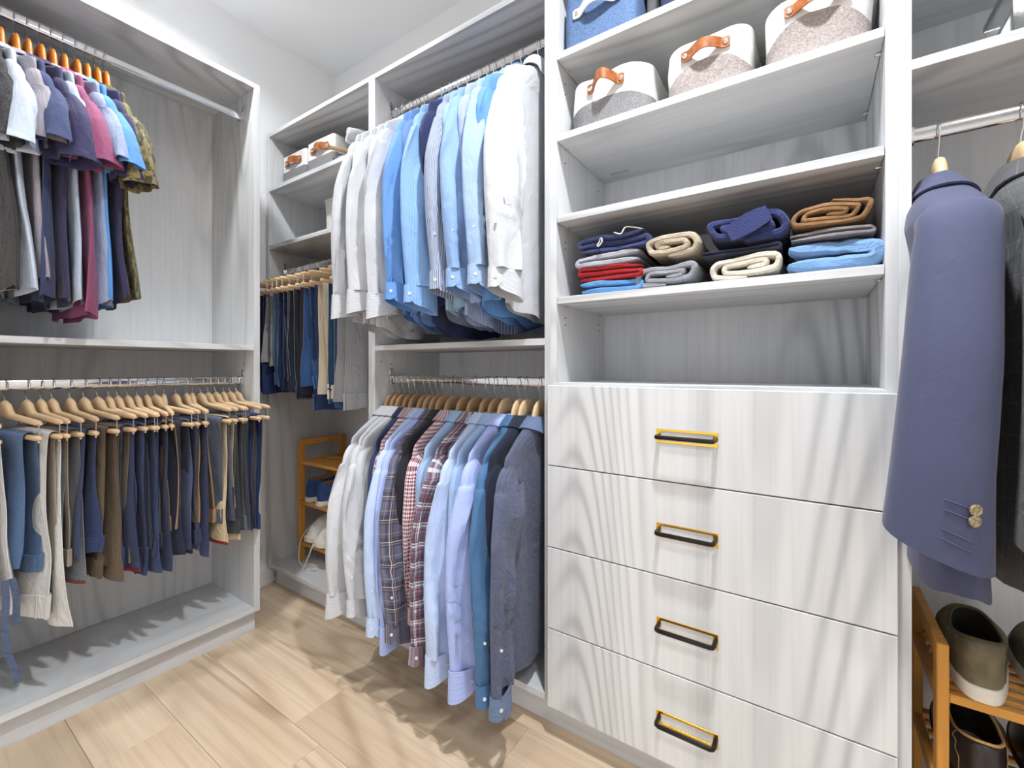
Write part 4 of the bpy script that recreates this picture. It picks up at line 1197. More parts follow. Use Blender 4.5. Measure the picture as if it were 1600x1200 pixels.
def strap(parent, x0, x1, z0, z1, yface, wdt, mat, bow=0.02, peak=0.5, sharp=1.0):
    """leather pull riveted at both ends to a front face at y = yface, bowing outward"""
    n = 22
    t = np.linspace(0, 1, n)
    x = x0 + (x1 - x0) * t
    b = np.sin(np.clip((t - 0.16) / 0.68, 0, 1) * PI) ** sharp
    zc = z0 + (z1 - z0) * t + 0.30 * bow * b
    y = yface - 0.0022 - bow * b
    dx = np.array([x1 - x0, z1 - z0]); dx = dx / np.linalg.norm(dx)
    rows = []
    endr = np.minimum(1, np.minimum(t, 1 - t) / 0.05) * 0.25 + 0.75
    for s in np.linspace(-0.5, 0.5, 5):
        rows.append(np.stack([x - dx[1] * s * wdt * endr, y, zc + dx[0] * s * wdt * endr], axis=1))
    g = G(); g.sheet(np.array(rows), 0.003, np.linspace(0, abs(x1 - x0), n), None)
    h = g.build('pull_strap', mat, parent, angle=50)
    for tt in (0.085, 0.915):
        p = np.array([x0 + (x1 - x0) * tt, yface - 0.0035, z0 + (z1 - z0) * tt])
        g = G(); g.lathe(p, (0, -1, 0), [(0.0062, 0), (0.0066, 0.0012), (0.0052, 0.0028), (0.002, 0.0034)], 14)
        g.build('rivet', RIVET, h)
    return h
def bin_(label, cx, cy, z0, w, d, h, r, split, body, lower, strapm, group, bow=0.018, flare=0.0, arch=0.0, strap_z=None, strap_w=0.024, strap_span=0.5, tilt=0.0, seed=0, rotz=0.0, sag=0.004):
    t = thing('storage_bin', label, 'storage bin', (cx, cy, z0), rotz, group, frame='local')
    o = rrect(w, d, r); m = len(o)
    ang = np.arctan2(o[:, 1], o[:, 0])
    front = np.clip(-o[:, 1] / (d / 2), 0, 1) ** 3 * np.clip(1 - (np.abs(o[:, 0]) / (w / 2)) ** 2, 0, 1)
    def ring(k, inset=0.0, dz=0.0):
        s = 1 + flare * (k - 1)
        P = np.zeros((m, 3))
        nz = sag * fbm(ang * 1.3 + seed, np.full(m, k * 2.2 + seed), seed, 2)
        nrm = o / (np.linalg.norm(o, axis=1, keepdims=True) + 1e-9)
        P[:, :2] = o * s * (1 - inset / (min(w, d) / 2)) + nrm * (nz * k * (1.0))[:, None]
        P[:, 2] = h * k + dz + sag * 0.8 * k * vnoise(ang * 2, np.full(m, 1.0 + seed), seed + 1)
        return P
    ks = np.linspace(0, 1, 12)
    rows = [ring(k) for k in ks] + [ring(1.0, 0.003, 0.0015), ring(1.0, 0.006, -0.001), ring(0.8, 0.007), ring(0.4, 0.008), ring(0.03, 0.008)]
    per = np.concatenate([[0], np.cumsum(np.linalg.norm(np.diff(np.concatenate([o, o[:1]]), axis=0), axis=1))])
    g = G(); g.grid(np.array(rows), True, per, np.linspace(0, h * 2, len(rows)))
    g.ngon(rows[0][::-1]); g.ngon(rows[-1])
    g.build('canvas_body', body, t, angle=60)
    if lower is not None:
        rows = []
        for q in np.linspace(0, 1, 10):
            k = q * (split + arch * front)
            P = np.zeros((m, 3))
            s = 1 + flare * (k - 1)
            nrm = o / (np.linalg.norm(o, axis=1, keepdims=True) + 1e-9)
            nz = sag * fbm(ang * 1.3 + seed, k * 2.2 + seed, seed, 2)
            P[:, :2] = o * s[:, None] + nrm * (nz * k + 0.0022)[:, None]
            P[:, 2] = h * k + 0.0008
            rows.append(P)
        lip = rows[-1].copy(); lip[:, :2] -= (o / np.linalg.norm(o, axis=1, keepdims=True)) * 0.003
        rows.append(lip)
        g = G(); g.grid(np.array(rows), True, per, np.linspace(0, h * split, len(rows)))
        g.build('felt_base', lower, t, angle=60)
    if strapm is not None:
        zc = h * (strap_z if strap_z else 0.72)
        yk = -d / 2 * (1 + flare * (zc / h - 1)) - 0.002
        strap(t, -w * strap_span / 2, w * strap_span / 2, zc - tilt, zc + tilt, yk - (0.0025 if lower is not None and zc < h * split else 0), strap_w, strapm, bow=bow)
    return t
GB = 'felt storage bins with leather pulls'
S1, S2, S4 = 1.919, 1.690, 1.234
bin_('blue felt storage bin with a white pull on the top shelf of the tower', -0.478, 1.235, S1, 0.205, 0.235, 0.155, 0.030, 0.0, FELT_B, None, STRAPW, GB, bow=0.022, strap_z=0.60, strap_w=0.026, strap_span=0.66, seed=1)
bin_('charcoal felt bin behind the blue bin on the top shelf', -0.352, 1.285, S1, 0.026, 0.2, 0.15, 0.010, 0.0, FELT_D, None, None, GB, seed=2)
bin_('dark navy bin right of the blue bin on the top shelf', -0.222, 1.26, S1, 0.205, 0.22, 0.15, 0.025, 0.0, plain('navy_felt', (52, 58, 84), 0.95, bump=(600, 0.7, 0.0015), var=10, vscale=260), None, STRAPW, GB, seed=3, strap_span=0.6)
b1 = bin_('cream bin with grey lower half and bent leather pull, leftmost under the blue bin', -0.452, 1.235, S2, 0.232, 0.235, 0.132, 0.055, 0.36, CANVAS, FELT, LEATHER, GB, bow=0.034, flare=0.05, arch=0.16, strap_z=0.76, strap_w=0.026, strap_span=0.44, seed=4, sag=0.006)
bin_('cream bin with grey boucle base and leather pull, middle of three', -0.205, 1.235, S2, 0.192, 0.235, 0.122, 0.050, 0.32, CANVAS, FELT_T, LEATHER, GB, bow=0.018, flare=0.05, arch=0.28, strap_z=0.76, strap_w=0.024, strap_span=0.56, seed=5, sag=0.006)
bin_('cream bin with taupe boucle base and leather pull, rightmost of three', 0.010, 1.235, S2, 0.196, 0.235, 0.132, 0.060, 0.38, CANVAS, FELT_T, LEATHER, GB, bow=0.018, flare=0.06, arch=0.30, strap_z=0.80, strap_w=0.024, strap_span=0.58, seed=6, sag=0.006)
bin_('small cream and grey bin with a leather pull, left on the corner shelf', -2.024, 1.285, 1.890, 0.200, 0.25, 0.160, 0.014, 0.52, CANVAS, FELT, LEATHER, GB, bow=0.016, strap_z=0.74, strap_w=0.030, strap_span=0.66, seed=7, sag=0.002)
bin_('cream and grey bin with a leather pull, beside the rolled cloth on the corner shelf', -1.812, 1.285, 1.890, 0.200, 0.25, 0.165, 0.014, 0.52, CANVAS, FELT, LEATHER, GB, bow=0.016, strap_z=0.74, strap_w=0.030, strap_span=0.66, seed=8, sag=0.002)
# woven basket, partly behind the white shirts
t = thing('woven_basket', 'off-white woven basket half hidden behind the white shirts on the corner shelf', 'basket', (-1.735, 1.30, 1.616))
o = rrect(0.225, 0.20, 0.02); m = len(o)
rows = []
for q in np.linspace(0, 1, 37):
    s = 0.93 + 0.07 * q
    rw = 0.0022 * math.sin(q * 18 * 2 * PI) 
    nrm = o / np.linalg.norm(o, axis=1, keepdims=True)
    tw_ = 0.0014 * np.sin(np.arange(m) * 2.1 + (int(q * 18) % 2) * PI)
    rows.append(np.concatenate([o * s + nrm * (rw + tw_)[:, None], np.full((m, 1), 0.18 * q)], axis=1))
rows.append(rows[-1] * [0.96, 0.96, 1]); rows.append(rows[-1] * [1, 1, 0] + [0, 0, 0.02])
g = G(); g.grid(np.array(rows) + [-1.735, 1.30, 1.616], True); g.ngon((rows[0] + [-1.735, 1.30, 1.616])[::-1]); g.ngon(rows[-1] + [-1.735, 1.30, 1.616])
g.build('woven_wall', WEAVE, t, (-1.735, 1.30, 1.616), angle=70)
g = G(); g.tube(np.concatenate([(np.concatenate([o, np.zeros((m, 1))], axis=1) + [-1.735, 1.30, 1.616 + 0.181]), [list(o[0] + [-1.735, 1.30]) + [1.616 + 0.181]]]), 0.004, 8)
g.build('rim', WEAVE, t, (-1.735, 1.30, 1.616))

# ------------------------------------------------------------------ folded clothes
def fold_path(kind, w, h, th, turns=3):
    pts = []
    if kind == 'zig':
        n = turns
        dz = h / n
        r = dz / 2
        for k in range(n):
            z = dz * (k + 0.5)
            xa, xb = -w / 2 + r, w / 2 - r
            if k % 2: xa, xb = xb, xa
            for q in np.linspace(0, 1, 9): pts.append((xa + (xb - xa) * q, z))
            if k < n - 1:
                s = 1 if k % 2 == 0 else -1
                for a in np.linspace(-PI / 2, PI / 2, 7)[1:-1]: pts.append((xb + s * r * math.cos(a), z + r + r * math.sin(a)))
    else:  # flattened roll, from the inside out
        N = int(turns * 30)
        for i in range(N + 1):
            f = i / N
            a = f * turns * 2 * PI - PI * 0.5
            hh = 0.12 * h / 2 + (h / 2 - th / 2 - 0.12 * h / 2) * f
            ww = (w / 2 - h / 2) * (0.45 + 0.55 * f)
            c, s = math.cos(a), math.sin(a)
            pts.append((ww * np.sign(c) * min(1, abs(c) * 1.6) + hh * c, h / 2 + hh * s))
    return np.array(pts)
def folded(label, cx, yf, z0, w, d, h, mat, kind='zig', turns=3, seed=0, cat='clothing', name='folded_sweater', group='folded clothes on the tower shelf', flip=False, wob=1.0, droop=0.0, parts=None, rot=0.0):
    th = h / turns * 0.90 if kind == 'zig' else h / (2 * turns) * 0.92
    p = fold_path(kind, w, h, th, turns)
    if flip: p[:, 0] *= -1
    T = np.gradient(p, axis=0); T /= np.linalg.norm(T, axis=1, keepdims=True) + 1e-9
    N = np.stack([-T[:, 1], T[:, 0]], axis=1)
    n = len(p)
    taper = np.ones(n); taper[0] = taper[-1] = 0.35; taper[1] = taper[-2] = 0.8
    L = p + N * (th / 2 * taper)[:, None]; R = p - N * (th / 2 * taper)[:, None]
    loop = np.concatenate([L, R[::-1]])
    m = len(loop)
    ys = [0.0, 0.0035, 0.010, 0.022, 0.04, 0.065, 0.10, 0.15, 0.20, d]
    rows = []
    cen = np.concatenate([p, p[::-1]])
    for y in ys:
        e = 1 - 0.55 * math.exp(-y / 0.003) if y < 0.02 else 1.0
        q = cen + (loop - cen) * e
        dxn = 0.006 * wob * fbm(q[:, 1] * 22 + seed, np.full(m, y * 9 + seed), seed, 2)
        lift = np.clip(q[:, 1] / h, 0, 1)
        dzn = 0.006 * wob * lift * fbm(q[:, 0] * 13 + 4 + seed, np.full(m, y * 8), seed + 1, 3) - droop * (q[:, 0] / w) * lift
        dyn = 0.006 * wob * fbm(q[:, 0] * 12 + 9, q[:, 1] * 26 + seed, seed + 2, 2) * (1 if y < d else 0)
        rows.append(np.stack([q[:, 0] + dxn, np.full(m, y) + dyn + 0.004, np.maximum(q[:, 1] + dzn, 0.0012)], axis=1))
    rows = np.array(rows)
    arc = np.concatenate([[0], np.cumsum(np.linalg.norm(np.diff(np.concatenate([loop, loop[:1]]), axis=0), axis=1))])
    g = G(); g.grid(rows, True, arc, ys)
    for row, fl in ((rows[0], False), (rows[-1], True)):
        g.grid(np.array([row[:n], row[n:][::-1]]), False, np.linspace(0, arc[n], n), [0, th], flip=fl)
    o = g.build(name, mat, None, angle=70)
    o.location = (cx, yf, z0 + 0.0005); o.rotation_euler = (0, 0, rot)
    tag(o, label, cat, group)
    return o, rows
C_LB = F((96, 152, 212), bump=0.6); C_RED = F((160, 16, 24), bump=0.5); C_LG = F((178, 180, 188), 'heather', (160, 162, 172), bump=0.5)
C_NV = F((44, 52, 96), 'heather', (58, 66, 112), bump=0.6); C_KH = F((196, 182, 160), bump=0.6); C_GS = F((158, 160, 168), 'heather', (140, 142, 150), bump=0.6)
C_CR = F((222, 214, 198), bump=0.6); C_DN = F((44, 48, 72), bump=0.5); C_TN = F((164, 122, 80), bump=0.8); C_GB = F((136, 130, 132), bump=0.6); C_FB = F((122, 162, 208), bump=0.7)
yf = 1.118
z = S4
folded('bright light blue folded shirt at the bottom of the left stack', -0.445, yf, z, 0.172, 0.26, 0.034, C_LB, turns=2, seed=1, name='folded_shirt', droop=0.004); z += 0.034
folded('red folded sweater above the light blue one in the left stack', -0.447, yf, z, 0.176, 0.26, 0.040, C_RED, turns=3, seed=2); z += 0.040
folded('pale grey folded sweater between the red and navy ones', -0.445, yf, z, 0.180, 0.26, 0.036, C_LG, turns=2, seed=3, flip=True); z += 0.037
nv, rows = folded('navy folded hooded top with white drawcord on top of the left stack', -0.440, yf, z, 0.190, 0.26, 0.050, C_NV, turns=3, seed=4, name='folded_hoodie', wob=1.4)
CORD = plain('white_cotton_cord', (234, 232, 226), 0.8)
g = G()
top = 0.052
g.tube(spline([(0.010, 0.004, top - 0.004), (0.030, -0.001, top - 0.012), (0.040, 0.004, top + 0.004), (0.055, 0.01, top + 0.004), (0.088, 0.006, top - 0.008)], 24), 0.0017, 6)
g.tube(spline([(-0.030, 0.0, 0.033), (-0.022, -0.006, 0.036), (-0.020, -0.006, 0.026), (-0.030, -0.005, 0.016), (-0.034, -0.003, 0.020), (-0.026, -0.004, 0.030)], 20), 0.0018, 6)
g.build('drawcord', CORD, nv)
z = S4
folded('grey folded sweatshirt at the bottom of the second stack', -0.292, yf, z, 0.178, 0.26, 0.066, C_GS, kind='roll', turns=2, seed=5, name='folded_sweatshirt', wob=1.2, droop=-0.012)
folded('beige folded chinos on the grey sweatshirt in the second stack', -0.290, yf, z + 0.070, 0.150, 0.26, 0.068, C_KH, kind='roll', turns=2, seed=6, name='folded_chinos', flip=True, wob=1.0, droop=-0.010)
folded('cream folded knit with a grey edge at the bottom of the third stack', -0.118, yf, z, 0.172, 0.26, 0.060, C_CR, kind='roll', turns=2, seed=7, wob=1.3)
folded('black folded t-shirt sandwiched between cream and navy clothes', -0.135, yf + 0.012, z + 0.062, 0.165, 0.25, 0.020, C_DN, turns=2, seed=8, name='folded_t_shirt')
nj, rows = folded('large navy folded jacket on top of the third stack', -0.125, yf, z + 0.083, 0.192, 0.26, 0.078, F((50, 58, 108), bump=0.5), kind='roll', turns=2, seed=9, name='folded_jacket', flip=True, wob=1.3, droop=-0.012)
# a sleeve folded across the front of it
g = G()
P = []
for k in np.linspace(0, 1, 12):
    c = np.array([-0.030 + 0.080 * k, -0.003 - 0.003 * math.sin(k * PI), 0.022 + 0.036 * k])
    P.append([c + np.array([-0.4, 0, 0.9]) * s * (0.017 + 0.006 * math.sin(k * PI)) for s in np.linspace(-1, 1, 7)])
g.sheet(np.array(P), 0.006); g.build('sleeve', F((56, 64, 116), bump=0.5), nj)
folded('light blue fleece folded at the bottom of the right stack', 0.028, yf - 0.002, z, 0.168, 0.26, 0.066, C_FB, turns=2, seed=10, name='folded_fleece', wob=2.6, droop=0.012)
folded('grey folded t-shirt between the blue fleece and the tan blanket', 0.034, yf + 0.004, z + 0.069, 0.146, 0.25, 0.022, C_GB, turns=2, seed=11, name='folded_t_shirt', droop=0.0)
folded('tan brown folded blanket roll on top of the right stack', 0.032, yf, z + 0.092, 0.154, 0.26, 0.058, C_TN, kind='roll', turns=2.5, seed=12, name='folded_blanket', wob=1.3)
# rolled cloths beside the corner bins
GC = 'rolled cloths on the corner shelf'
folded('pale lavender folded cloth right of the corner bins', -1.625, 1.17, 1.890, 0.19, 0.25, 0.075, F((196, 200, 214), bump=0.6), kind='roll', turns=2, seed=13, name='folded_cloth', group=GC, wob=2.0)
t = thing('wooden_rod', 'short wooden rod with a knob lying on the folded cloth', 'rod', (-1.68, 1.17, 1.985))
g = G(); g.tube([(-1.70, 1.13, 1.976), (-1.64, 1.26, 1.978), (-1.57, 1.40, 1.98)], 0.009, 10); g.lathe((-1.70, 1.13, 1.976), (-0.42, -0.9, 0), [(0.008, -0.004), (0.013, 0.002), (0.014, 0.008), (0.009, 0.015), (0.002, 0.017)], 12)
g.build('turned_rod', BEECH_DK, t, (-1.68, 1.17, 1.985))
ro, rows = folded('white rolled blanket lying slantwise on top of the wooden rod', -1.625, 1.16, 1.988, 0.088, 0.26, 0.070, F((214, 215, 218), bump=0.5), kind='roll', turns=2, seed=14, name='rolled_blanket', group=GC, rot=-0.42)
# things poking out behind the cream bins
g = G(); g.tube(spline([(-0.335, 1.30, S2 + 0.008), (-0.322, 1.24, S2 + 0.03), (-0.312, 1.22, S2 + 0.062), (-0.316, 1.25, S2 + 0.08), (-0.330, 1.32, S2 + 0.05)], 24), 0.010, 8, sq=0.35)
tag(g.build('canvas_strap', F((128, 116, 110), bump=0.6)), 'taupe canvas strap looped between the left and middle cream bins', 'strap')
g = G(); g.tube(spline([(-0.20, 1.37, S2 + 0.09), (-0.13, 1.33, S2 + 0.145), (-0.098, 1.30, S2 + 0.135), (-0.088, 1.29, S2 + 0.07), (-0.094, 1.30, S2 + 0.01)], 26), 0.014, 8, sq=0.3)
tag(g.build('bag_strap', F((118, 106, 102), bump=0.6)), 'dark taupe bag strap arching behind the middle cream bin', 'strap')

# ------------------------------------------------------------------ bamboo shoe racks
def rack(label, x0, x1, y0, y1, z0, ztop, shelves, group):
    o = ((x0 + x1) / 2, (y0 + y1) / 2, z0)
    t = thing('shoe_rack', label, 'shoe rack', o, group=group)
    pw, pd = 0.017, 0.030
    def part(name, mat, *b, ch=0.0018):
        g = G(); g.box(*b, ch=ch); return g.build(name, mat, t, o, smooth=False)
    for x in (x0, x1 - pw):
        part('post', BAMBOO_Z, x, x + pw, y0, y0 + pd, z0, ztop); part('post', BAMBOO_Z, x, x + pw, y1 - pd, y1, z0, ztop)
        part('top_rail', BAMBOO, x + 0.0005, x + pw - 0.0005, y0 + pd, y1 - pd, ztop - 0.030, ztop)
        for z in shelves: part('side_rail', BAMBOO, x + 0.001, x + pw - 0.001, y0 + pd, y1 - pd, z - 0.026, z - 0.002)
    for z in shelves:
        part('shelf_rail', BAMBOO, x0 + pw, x1 - pw, y0 + 0.004, y0 + 0.022, z - 0.016, z)
        part('shelf_rail', BAMBOO, x0 + pw, x1 - pw, y1 - 0.022, y1 - 0.004, z - 0.016, z)
        n = 6
        for k in range(n):
            y = y0 + 0.040 + (y1 - y0 - 0.080 - 0.014) * k / (n - 1)
            part('slat', BAMBOO, x0 + pw, x1 - pw, y, y + 0.014, z - 0.010, z - 0.001)
    return t
GR = 'bamboo shoe racks'
ZS = ZB + TH
rack('bamboo shoe rack in the corner unit, holding blue and white shoes', -2.045, -1.47, 1.190, 1.445, ZS, 0.690, [0.592, 0.398, 0.205], GR)
rack('bamboo shoe rack under the suits at the right edge', 0.193, 0.80, 1.112, 1.372, ZS, 0.530, [0.440, 0.258], GR)

# ------------------------------------------------------------------ shoes
def foot_outline(L, W, n=48):
    th = np.linspace(0, 2 * PI, n, endpoint=False)
    y = L / 2 * np.cos(th)                      # heel at -y, toe at +y
    k = (y / L + 0.5)
    wd = W / 2 * (0.80 + 0.24 * np.sin(np.clip(k, 0, 1) * 2.1) ** 2 * 1.0)
    x = wd * np.sign(np.sin(th)) * np.abs(np.sin(th)) ** 0.62
    return np.stack([x, y], axis=1), th
def shoe(label, loc, rotz, group, upper_m, sole_m, lining_m, insole_m, L=0.285, W=0.100, Hh=0.075, sole_h=0.024, style='slip', seed=0, stripe=None, trim=None):
    t = thing('sneaker' if style == 'run' else 'shoe', label, 'shoe', loc, rotz, group, frame='local')
    o, th = foot_outline(L, W); n = len(o)
    # sole
    toe_up = 0.010 * np.clip((o[:, 1] / (L / 2) - 0.55) / 0.45, 0, 1) ** 2
    if style == 'run': toe_up = toe_up * 2 + 0.012 * np.clip((-o[:, 1] / (L / 2) - 0.6) / 0.4, 0, 1) ** 2
    rows = []
    for s, z in ((0.93, 0.0), (0.985, 0.002), (1.0, 0.006), (1.0, sole_h * 0.55), (0.992, sole_h * 0.62), (1.0, sole_h * 0.70), (1.0, sole_h - 0.002), (0.97, sole_h)):
        bul = 1.0 + (0.05 if style == 'run' and 0.2 < z / sole_h < 0.8 else 0)
        rows.append(np.stack([o[:, 0] * s * bul, o[:, 1] * (1 - (1 - s) * 0.4), z + toe_up * (1 if z < 0.004 else 0.5)], axis=1))
    g = G(); g.grid(np.array(rows), True); g.ngon(rows[0][::-1]); g.ngon(rows[-1])
    g.build('sole', sole_m, t, angle=45)
    # upper
    yc, ly, lx = -L * 0.175, L * 0.265, W * 0.335
    col = np.stack([lx * np.sign(np.sin(th)) * np.abs(np.sin(th)) ** 0.8, yc + ly * np.cos(th)], axis=1)
    hz = Hh * (1 + (0.10 if style != 'moc' else -0.06) * np.clip(-np.cos(th), 0, 1) ** 2 - 0.10 * np.abs(np.sin(th)) ** 2 + (0.16 if style == 'run' else 0.06) * np.clip(np.cos(th), 0, 1) ** 2)
    rows = []
    fs = np.linspace(0, 1, 16)
    toe = np.clip(np.cos(th), 0, 1)
    for f in fs:
        # heel side rises almost straight, toe side slopes back to the instep
        f2 = f ** (1.05 + 0.5 * (1 - toe))
        g_ = np.sin(f * PI / 2) ** (0.62 + 0.40 * toe)
        bul = 0.004 * math.sin(f * PI)
        x = o[:, 0] * 0.955 * (1 - f2) + col[:, 0] * f2 + np.sign(o[:, 0]) * bul * (1 - np.abs(np.cos(th)))
        y = o[:, 1] * 0.965 * (1 - f2) + col[:, 1] * f2
        z = sole_h - 0.003 + toe_up * 0.5 * (1 - f) + (hz) * g_
        nz = 0.0012 * fbm(o[:, 0] * 30 + seed, o[:, 1] * 18 + f * 3, seed, 2)
        rows.append(np.stack([x + nz, y + nz, z], axis=1))
    ring = rows[-1]
    cen = np.array([0, yc, 0])
    r1 = ring + (ring - cen) * [-.02, -.02, 0] + [0, 0, 0.003]
    r2 = ring + (ring - cen) * [-.06, -.045, 0] + [0, 0, 0.001]
    rows += [r1, r2]
    g = G(); g.grid(np.array(rows), True, np.linspace(0, 0.6, n + 1), np.linspace(0, 0.12, len(rows)))
    up = g.build('upper', upper_m, t, angle=60)
    # lining
    zi = sole_h + 0.006
    r3 = r2 * [0.985, 1, 1] + [0, 0, -0.006]
    r4 = np.stack([col[:, 0] * 1.02, yc + (col[:, 1] - yc) * 1.0, np.full(n, zi + 0.02)], axis=1)
    r5 = np.stack([col[:, 0] * 1.02, yc + (col[:, 1] - yc) * 0.99, np.full(n, zi)], axis=1)
    g = G(); g.grid(np.array([r2, r3, r4, r5]), True, np.linspace(0, 0.5, n + 1), np.linspace(0, 0.08, 4)); g.build('lining', lining_m, t, angle=60)
    g = G(); r6 = r5 + [0, 0, 0.001]; g.ngon(r6); ins = g.build('insole', insole_m, t, smooth=False)
    if style == 'slip':
        g = G(); g.lathe((0, yc - ly * 0.58, zi + 0.0012), (0, 0, 1), [(0.011, 0), (0.011, 0.0006), (0.0085, 0.0006), (0.008, 0.0003), (0.005, 0.0003), (0.0045, 0.0007)], 16)
        g.build('round_emblem', plain('insole_emblem', (120, 110, 104), 0.6), ins)
    # heel seams standing proud of the upper
    for s in (1, -1):
        k0 = int(n * (0.5 - 0.11 * s)) % n
        pts = [rows[i][(k0 + int(-s * 2.6 * math.sin(i / 13.0 * PI / 2))) % n] for i in range(0, 14)]
        g = G(); g.tube(spline(np.array(pts), 30), 0.0011, 6); g.build('seam', trim or upper_m, up)
    if trim is not None:
        g = G(); g.tube(np.concatenate([r1, r1[:1]]), 0.0026, 7); g.build('collar_binding', trim, up)
    if style == 'moc':
        P = np.array([[[x * (1 - 0.25 * q), yc + ly * 0.80 - 0.035 * q, sole_h + Hh * 0.85 + 0.062 * q - 0.010 * (x / 0.03) ** 2] for x in np.linspace(-0.034, 0.034, 9)] for q in np.linspace(-0.3, 1, 9)])
        g = G(); g.sheet(P, 0.005); g.build('tongue', lining_m, t)
    if style == 'run':
        # tongue, lace rows, padded heel tab and stripes
        P = np.array([[[x, yc + ly * 0.95 - 0.05 * q, sole_h + Hh * 1.02 + 0.045 * q - 0.004 * (x / 0.03) ** 2] for x in np.linspace(-0.030, 0.030, 7)] for q in np.linspace(-0.3, 1, 8)])
        g = G(); g.sheet(P, 0.007); g.build('tongue', lining_m, t)
        for q in range(4):
            y = yc + ly * (1.06 + 0.16 * q); zz = sole_h + Hh * (1.08 - 0.12 * q)
            g = G(); g.tube(spline([(-0.030, y, zz - 0.008), (0, y + 0.004, zz + 0.004), (0.030, y, zz - 0.008)], 12), 0.0026, 7, sq=0.6); g.build('lace', CORD, t)
        if stripe:
            pts = np.array([[(W * 0.36) * math.sin(q), L * 0.235 + 0.012 * math.cos(q), sole_h + Hh * 0.40 + 0.022 * math.cos(q)] for q in np.linspace(-1.25, 1.25, 14)])
            g = G(); g.tube(pts, 0.0042, 6, sq=0.5); g.build('toe_stripe', stripe, t)
            for s in (1, -1):
                k = [int(n * (0.5 - s * q)) % n for q in (0.20, 0.17, 0.14, 0.11, 0.08)]
                pts = np.array([rows[6 + 1 * (i % 2) + i // 2][k[i]] for i in range(5)]) * [1.02, 1.01, 1]
                g = G(); g.tube(spline(pts, 14), 0.0042, 6, sq=0.4); g.build('side_stripe', stripe, t)
    return t
SUEDE_O = plain('olive_suede', (112, 104, 82), 0.95, bump=(500, 0.5, 0.001), var=18, vscale=24)
SUEDE_B = plain('blue_suede', (46, 72, 122), 0.9, bump=(500, 0.4, 0.001), var=14, vscale=26)
LEATHER_D = plain('dark_brown_leather', (44, 36, 36), 0.35, spec=0.5, bump=(240, 0.3, 0.0008), var=8, vscale=20)
SOLE_W = plain('white_rubber', (228, 222, 210), 0.6)
SOLE_D = plain('black_rubber', (32, 30, 30), 0.6)
LIN_T = plain('tan_lining', (196, 148, 94), 0.7, var=10)
LIN_D = plain('dark_lining', (40, 34, 32), 0.9)
LIN_G = plain('grey_mesh_lining', (110, 108, 110), 0.9, bump=(500, 0.6, 0.001))
INS_P = plain('pinkish_insole', (186, 164, 156), 0.7)
MESH_W = plain('white_sneaker_mesh', (228, 224, 214), 0.75, bump=(420, 0.5, 0.001), var=8, vscale=120)
TANTRIM = plain('tan_binding', (196, 156, 100), 0.5)
OLTRIM = plain('olive_seam', (84, 78, 58), 0.8)
GS = 'shoes on the bamboo racks'
shoe('navy blue suede shoe with white sole, left of its pair on the corner rack', (-1.985, 1.335, 0.398), 0.04, GS, SUEDE_B, SOLE_W, LIN_T, LIN_T, seed=1, L=0.28, W=0.104, Hh=0.086, style='moc')
shoe('navy blue suede shoe with white sole, right of its pair on the corner rack', (-1.872, 1.325, 0.398), -0.05, GS, SUEDE_B, SOLE_W, LIN_T, LIN_T, seed=2, L=0.28, W=0.104, Hh=0.086, style='moc')
RSTR = plain('red_stripe', (196, 30, 36), 0.5)
sn = shoe('white running shoe with red stripe and trailing lace, left on the lowest corner shelf', (-1.968, 1.325, 0.205), PI + 0.10, GS, MESH_W, SOLE_W, LIN_G, LIN_G, seed=3, style='run', stripe=RSTR, sole_h=0.032, L=0.29, W=0.108)
g = G(); g.tube(spline([(0.03, 0.08, 0.085), (0.055, 0.13, 0.02), (0.046, 0.152, -0.06), (0.015, 0.158, -0.088), (-0.045, 0.165, -0.094), (-0.085, 0.16, -0.086)], 40), 0.0024, 7)
g.tube(spline([(-0.02, 0.07, 0.09), (-0.045, 0.145, 0.01), (-0.034, 0.166, -0.05), (-0.018, 0.176, -0.093)], 30), 0.0024, 7); g.build('loose_lace', CORD, sn)
shoe('white running shoe with red stripe, right on the lowest corner shelf', (-1.855, 1.315, 0.205), PI - 0.12, GS, MESH_W, SOLE_W, LIN_G, LIN_G, seed=4, style='run', stripe=RSTR, sole_h=0.032, L=0.29, W=0.108)
shoe('olive suede slip-on with cream sole, left on the upper right-hand rack shelf', (0.268, 1.258, 0.440), -0.10, GS, SUEDE_O, SOLE_W, LIN_D, INS_P, seed=5, L=0.290, W=0.104, Hh=0.070, sole_h=0.028, trim=OLTRIM)
shoe('olive suede slip-on with cream sole, cut by the right edge of the picture', (0.382, 1.258, 0.440), -0.06, GS, SUEDE_O, SOLE_W, LIN_D, INS_P, seed=6, L=0.290, W=0.104, Hh=0.070, sole_h=0.028, trim=OLTRIM)
shoe('dark brown leather loafer with tan binding on the lower right-hand rack shelf', (0.266, 1.262, 0.258), -0.05, GS, LEATHER_D, SOLE_D, LIN_D, INS_P, seed=7, L=0.295, W=0.104, Hh=0.078, sole_h=0.018, trim=TANTRIM)
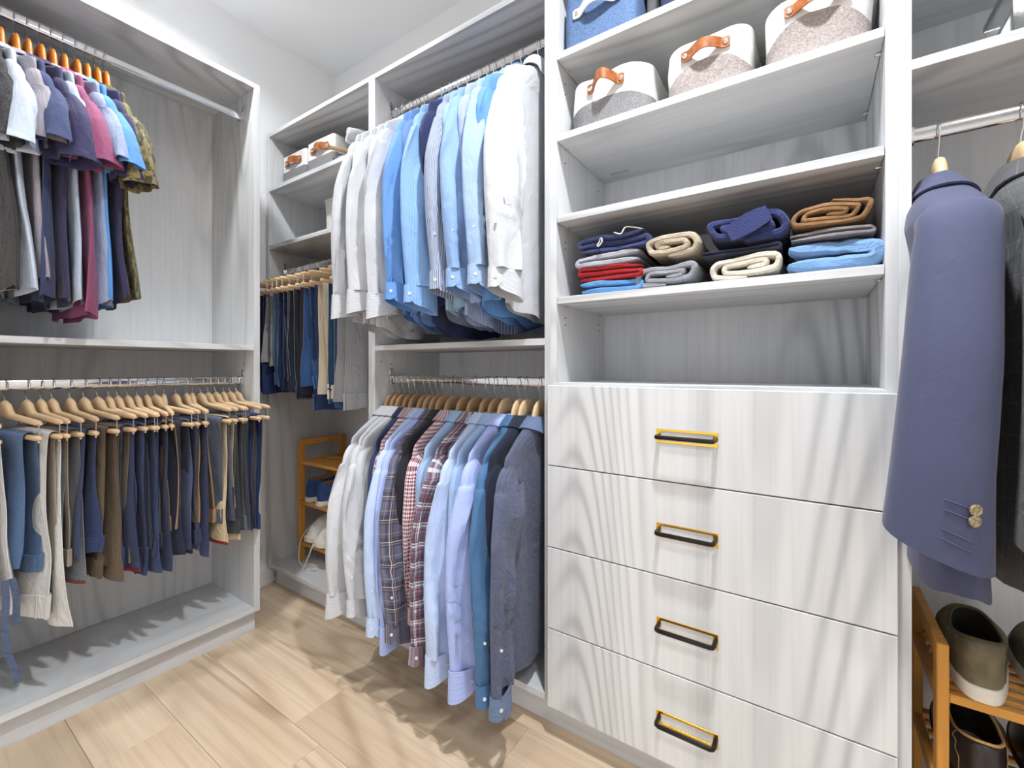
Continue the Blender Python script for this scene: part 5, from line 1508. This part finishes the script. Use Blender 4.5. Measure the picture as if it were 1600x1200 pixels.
shoe('dark brown leather loafer, right of its pair on the lower right-hand rack shelf', (0.386, 1.262, 0.258), -0.03, GS, LEATHER_D, SOLE_D, LIN_D, INS_P, seed=8, L=0.295, W=0.104, Hh=0.078, sole_h=0.018, trim=TANTRIM)

# ------------------------------------------------------------------ clear box on the suit unit's shelf
CLEAR = NT('clear_plastic'); CLEAR.set(Roughness=0.06, IOR=1.45); CLEAR.p.inputs['Transmission Weight'].default_value = 0.92; CLEAR.base(rgba((235, 238, 238)))
t = thing('clear_box', 'clear plastic box with a white end label on the shelf above the suits', 'box', (0.44, 1.19, 1.609))
bx0, bx1, by0, by1, bz = 0.290, 0.60, 1.115, 1.262, 1.609
o = (0.44, 1.19, 1.609)
g = G()
w_ = 0.002
g.box(bx0, bx0 + w_, by0, by1, bz, bz + 0.095); g.box(bx1 - w_, bx1, by0, by1, bz, bz + 0.095)
g.box(bx0 + w_, bx1 - w_, by0, by0 + w_, bz, bz + 0.095); g.box(bx0 + w_, bx1 - w_, by1 - w_, by1, bz, bz + 0.095)
g.build('clear_walls', CLEAR.m, t, o, smooth=False)
g = G(); g.box(bx0 - 0.003, bx1 + 0.003, by0 - 0.003, by1 + 0.003, bz + 0.0955, bz + 0.108, 0.002); g.build('clear_lid', CLEAR.m, t, o, smooth=False)
g = G(); g.box(bx0 + 0.004, bx1 - 0.004, by0 + 0.004, by1 - 0.004, bz + 0.001, bz + 0.060, 0.003); g.build('dark_insert', plain('dark_card', (64, 64, 64), 0.7), t, o, smooth=False)
g = G(); g.box(bx0 - 0.0008, bx0 - 0.0001, by0 + 0.012, by1 - 0.030, bz + 0.002, bz + 0.040); lb = g.build('grey_label', plain('grey_card', (186, 186, 188), 0.6), t, o, smooth=False)
g = G(); g.box(bx0 - 0.0014, bx0 - 0.0009, by0 + 0.014, by0 + 0.050, bz + 0.004, bz + 0.038); g.build('white_sticker', plain('white_paper', (238, 238, 240), 0.6), lb, o, smooth=False)
g = G(); g.tube(spline([(0.256, 1.20, 1.6095), (0.262, 1.185, 1.622), (0.275, 1.19, 1.6225), (0.288, 1.205, 1.6145)], 16), 0.0022, 6)
tag(g.build('white_clip', CORD), 'small white bent clip beside the clear plastic box', 'clip')
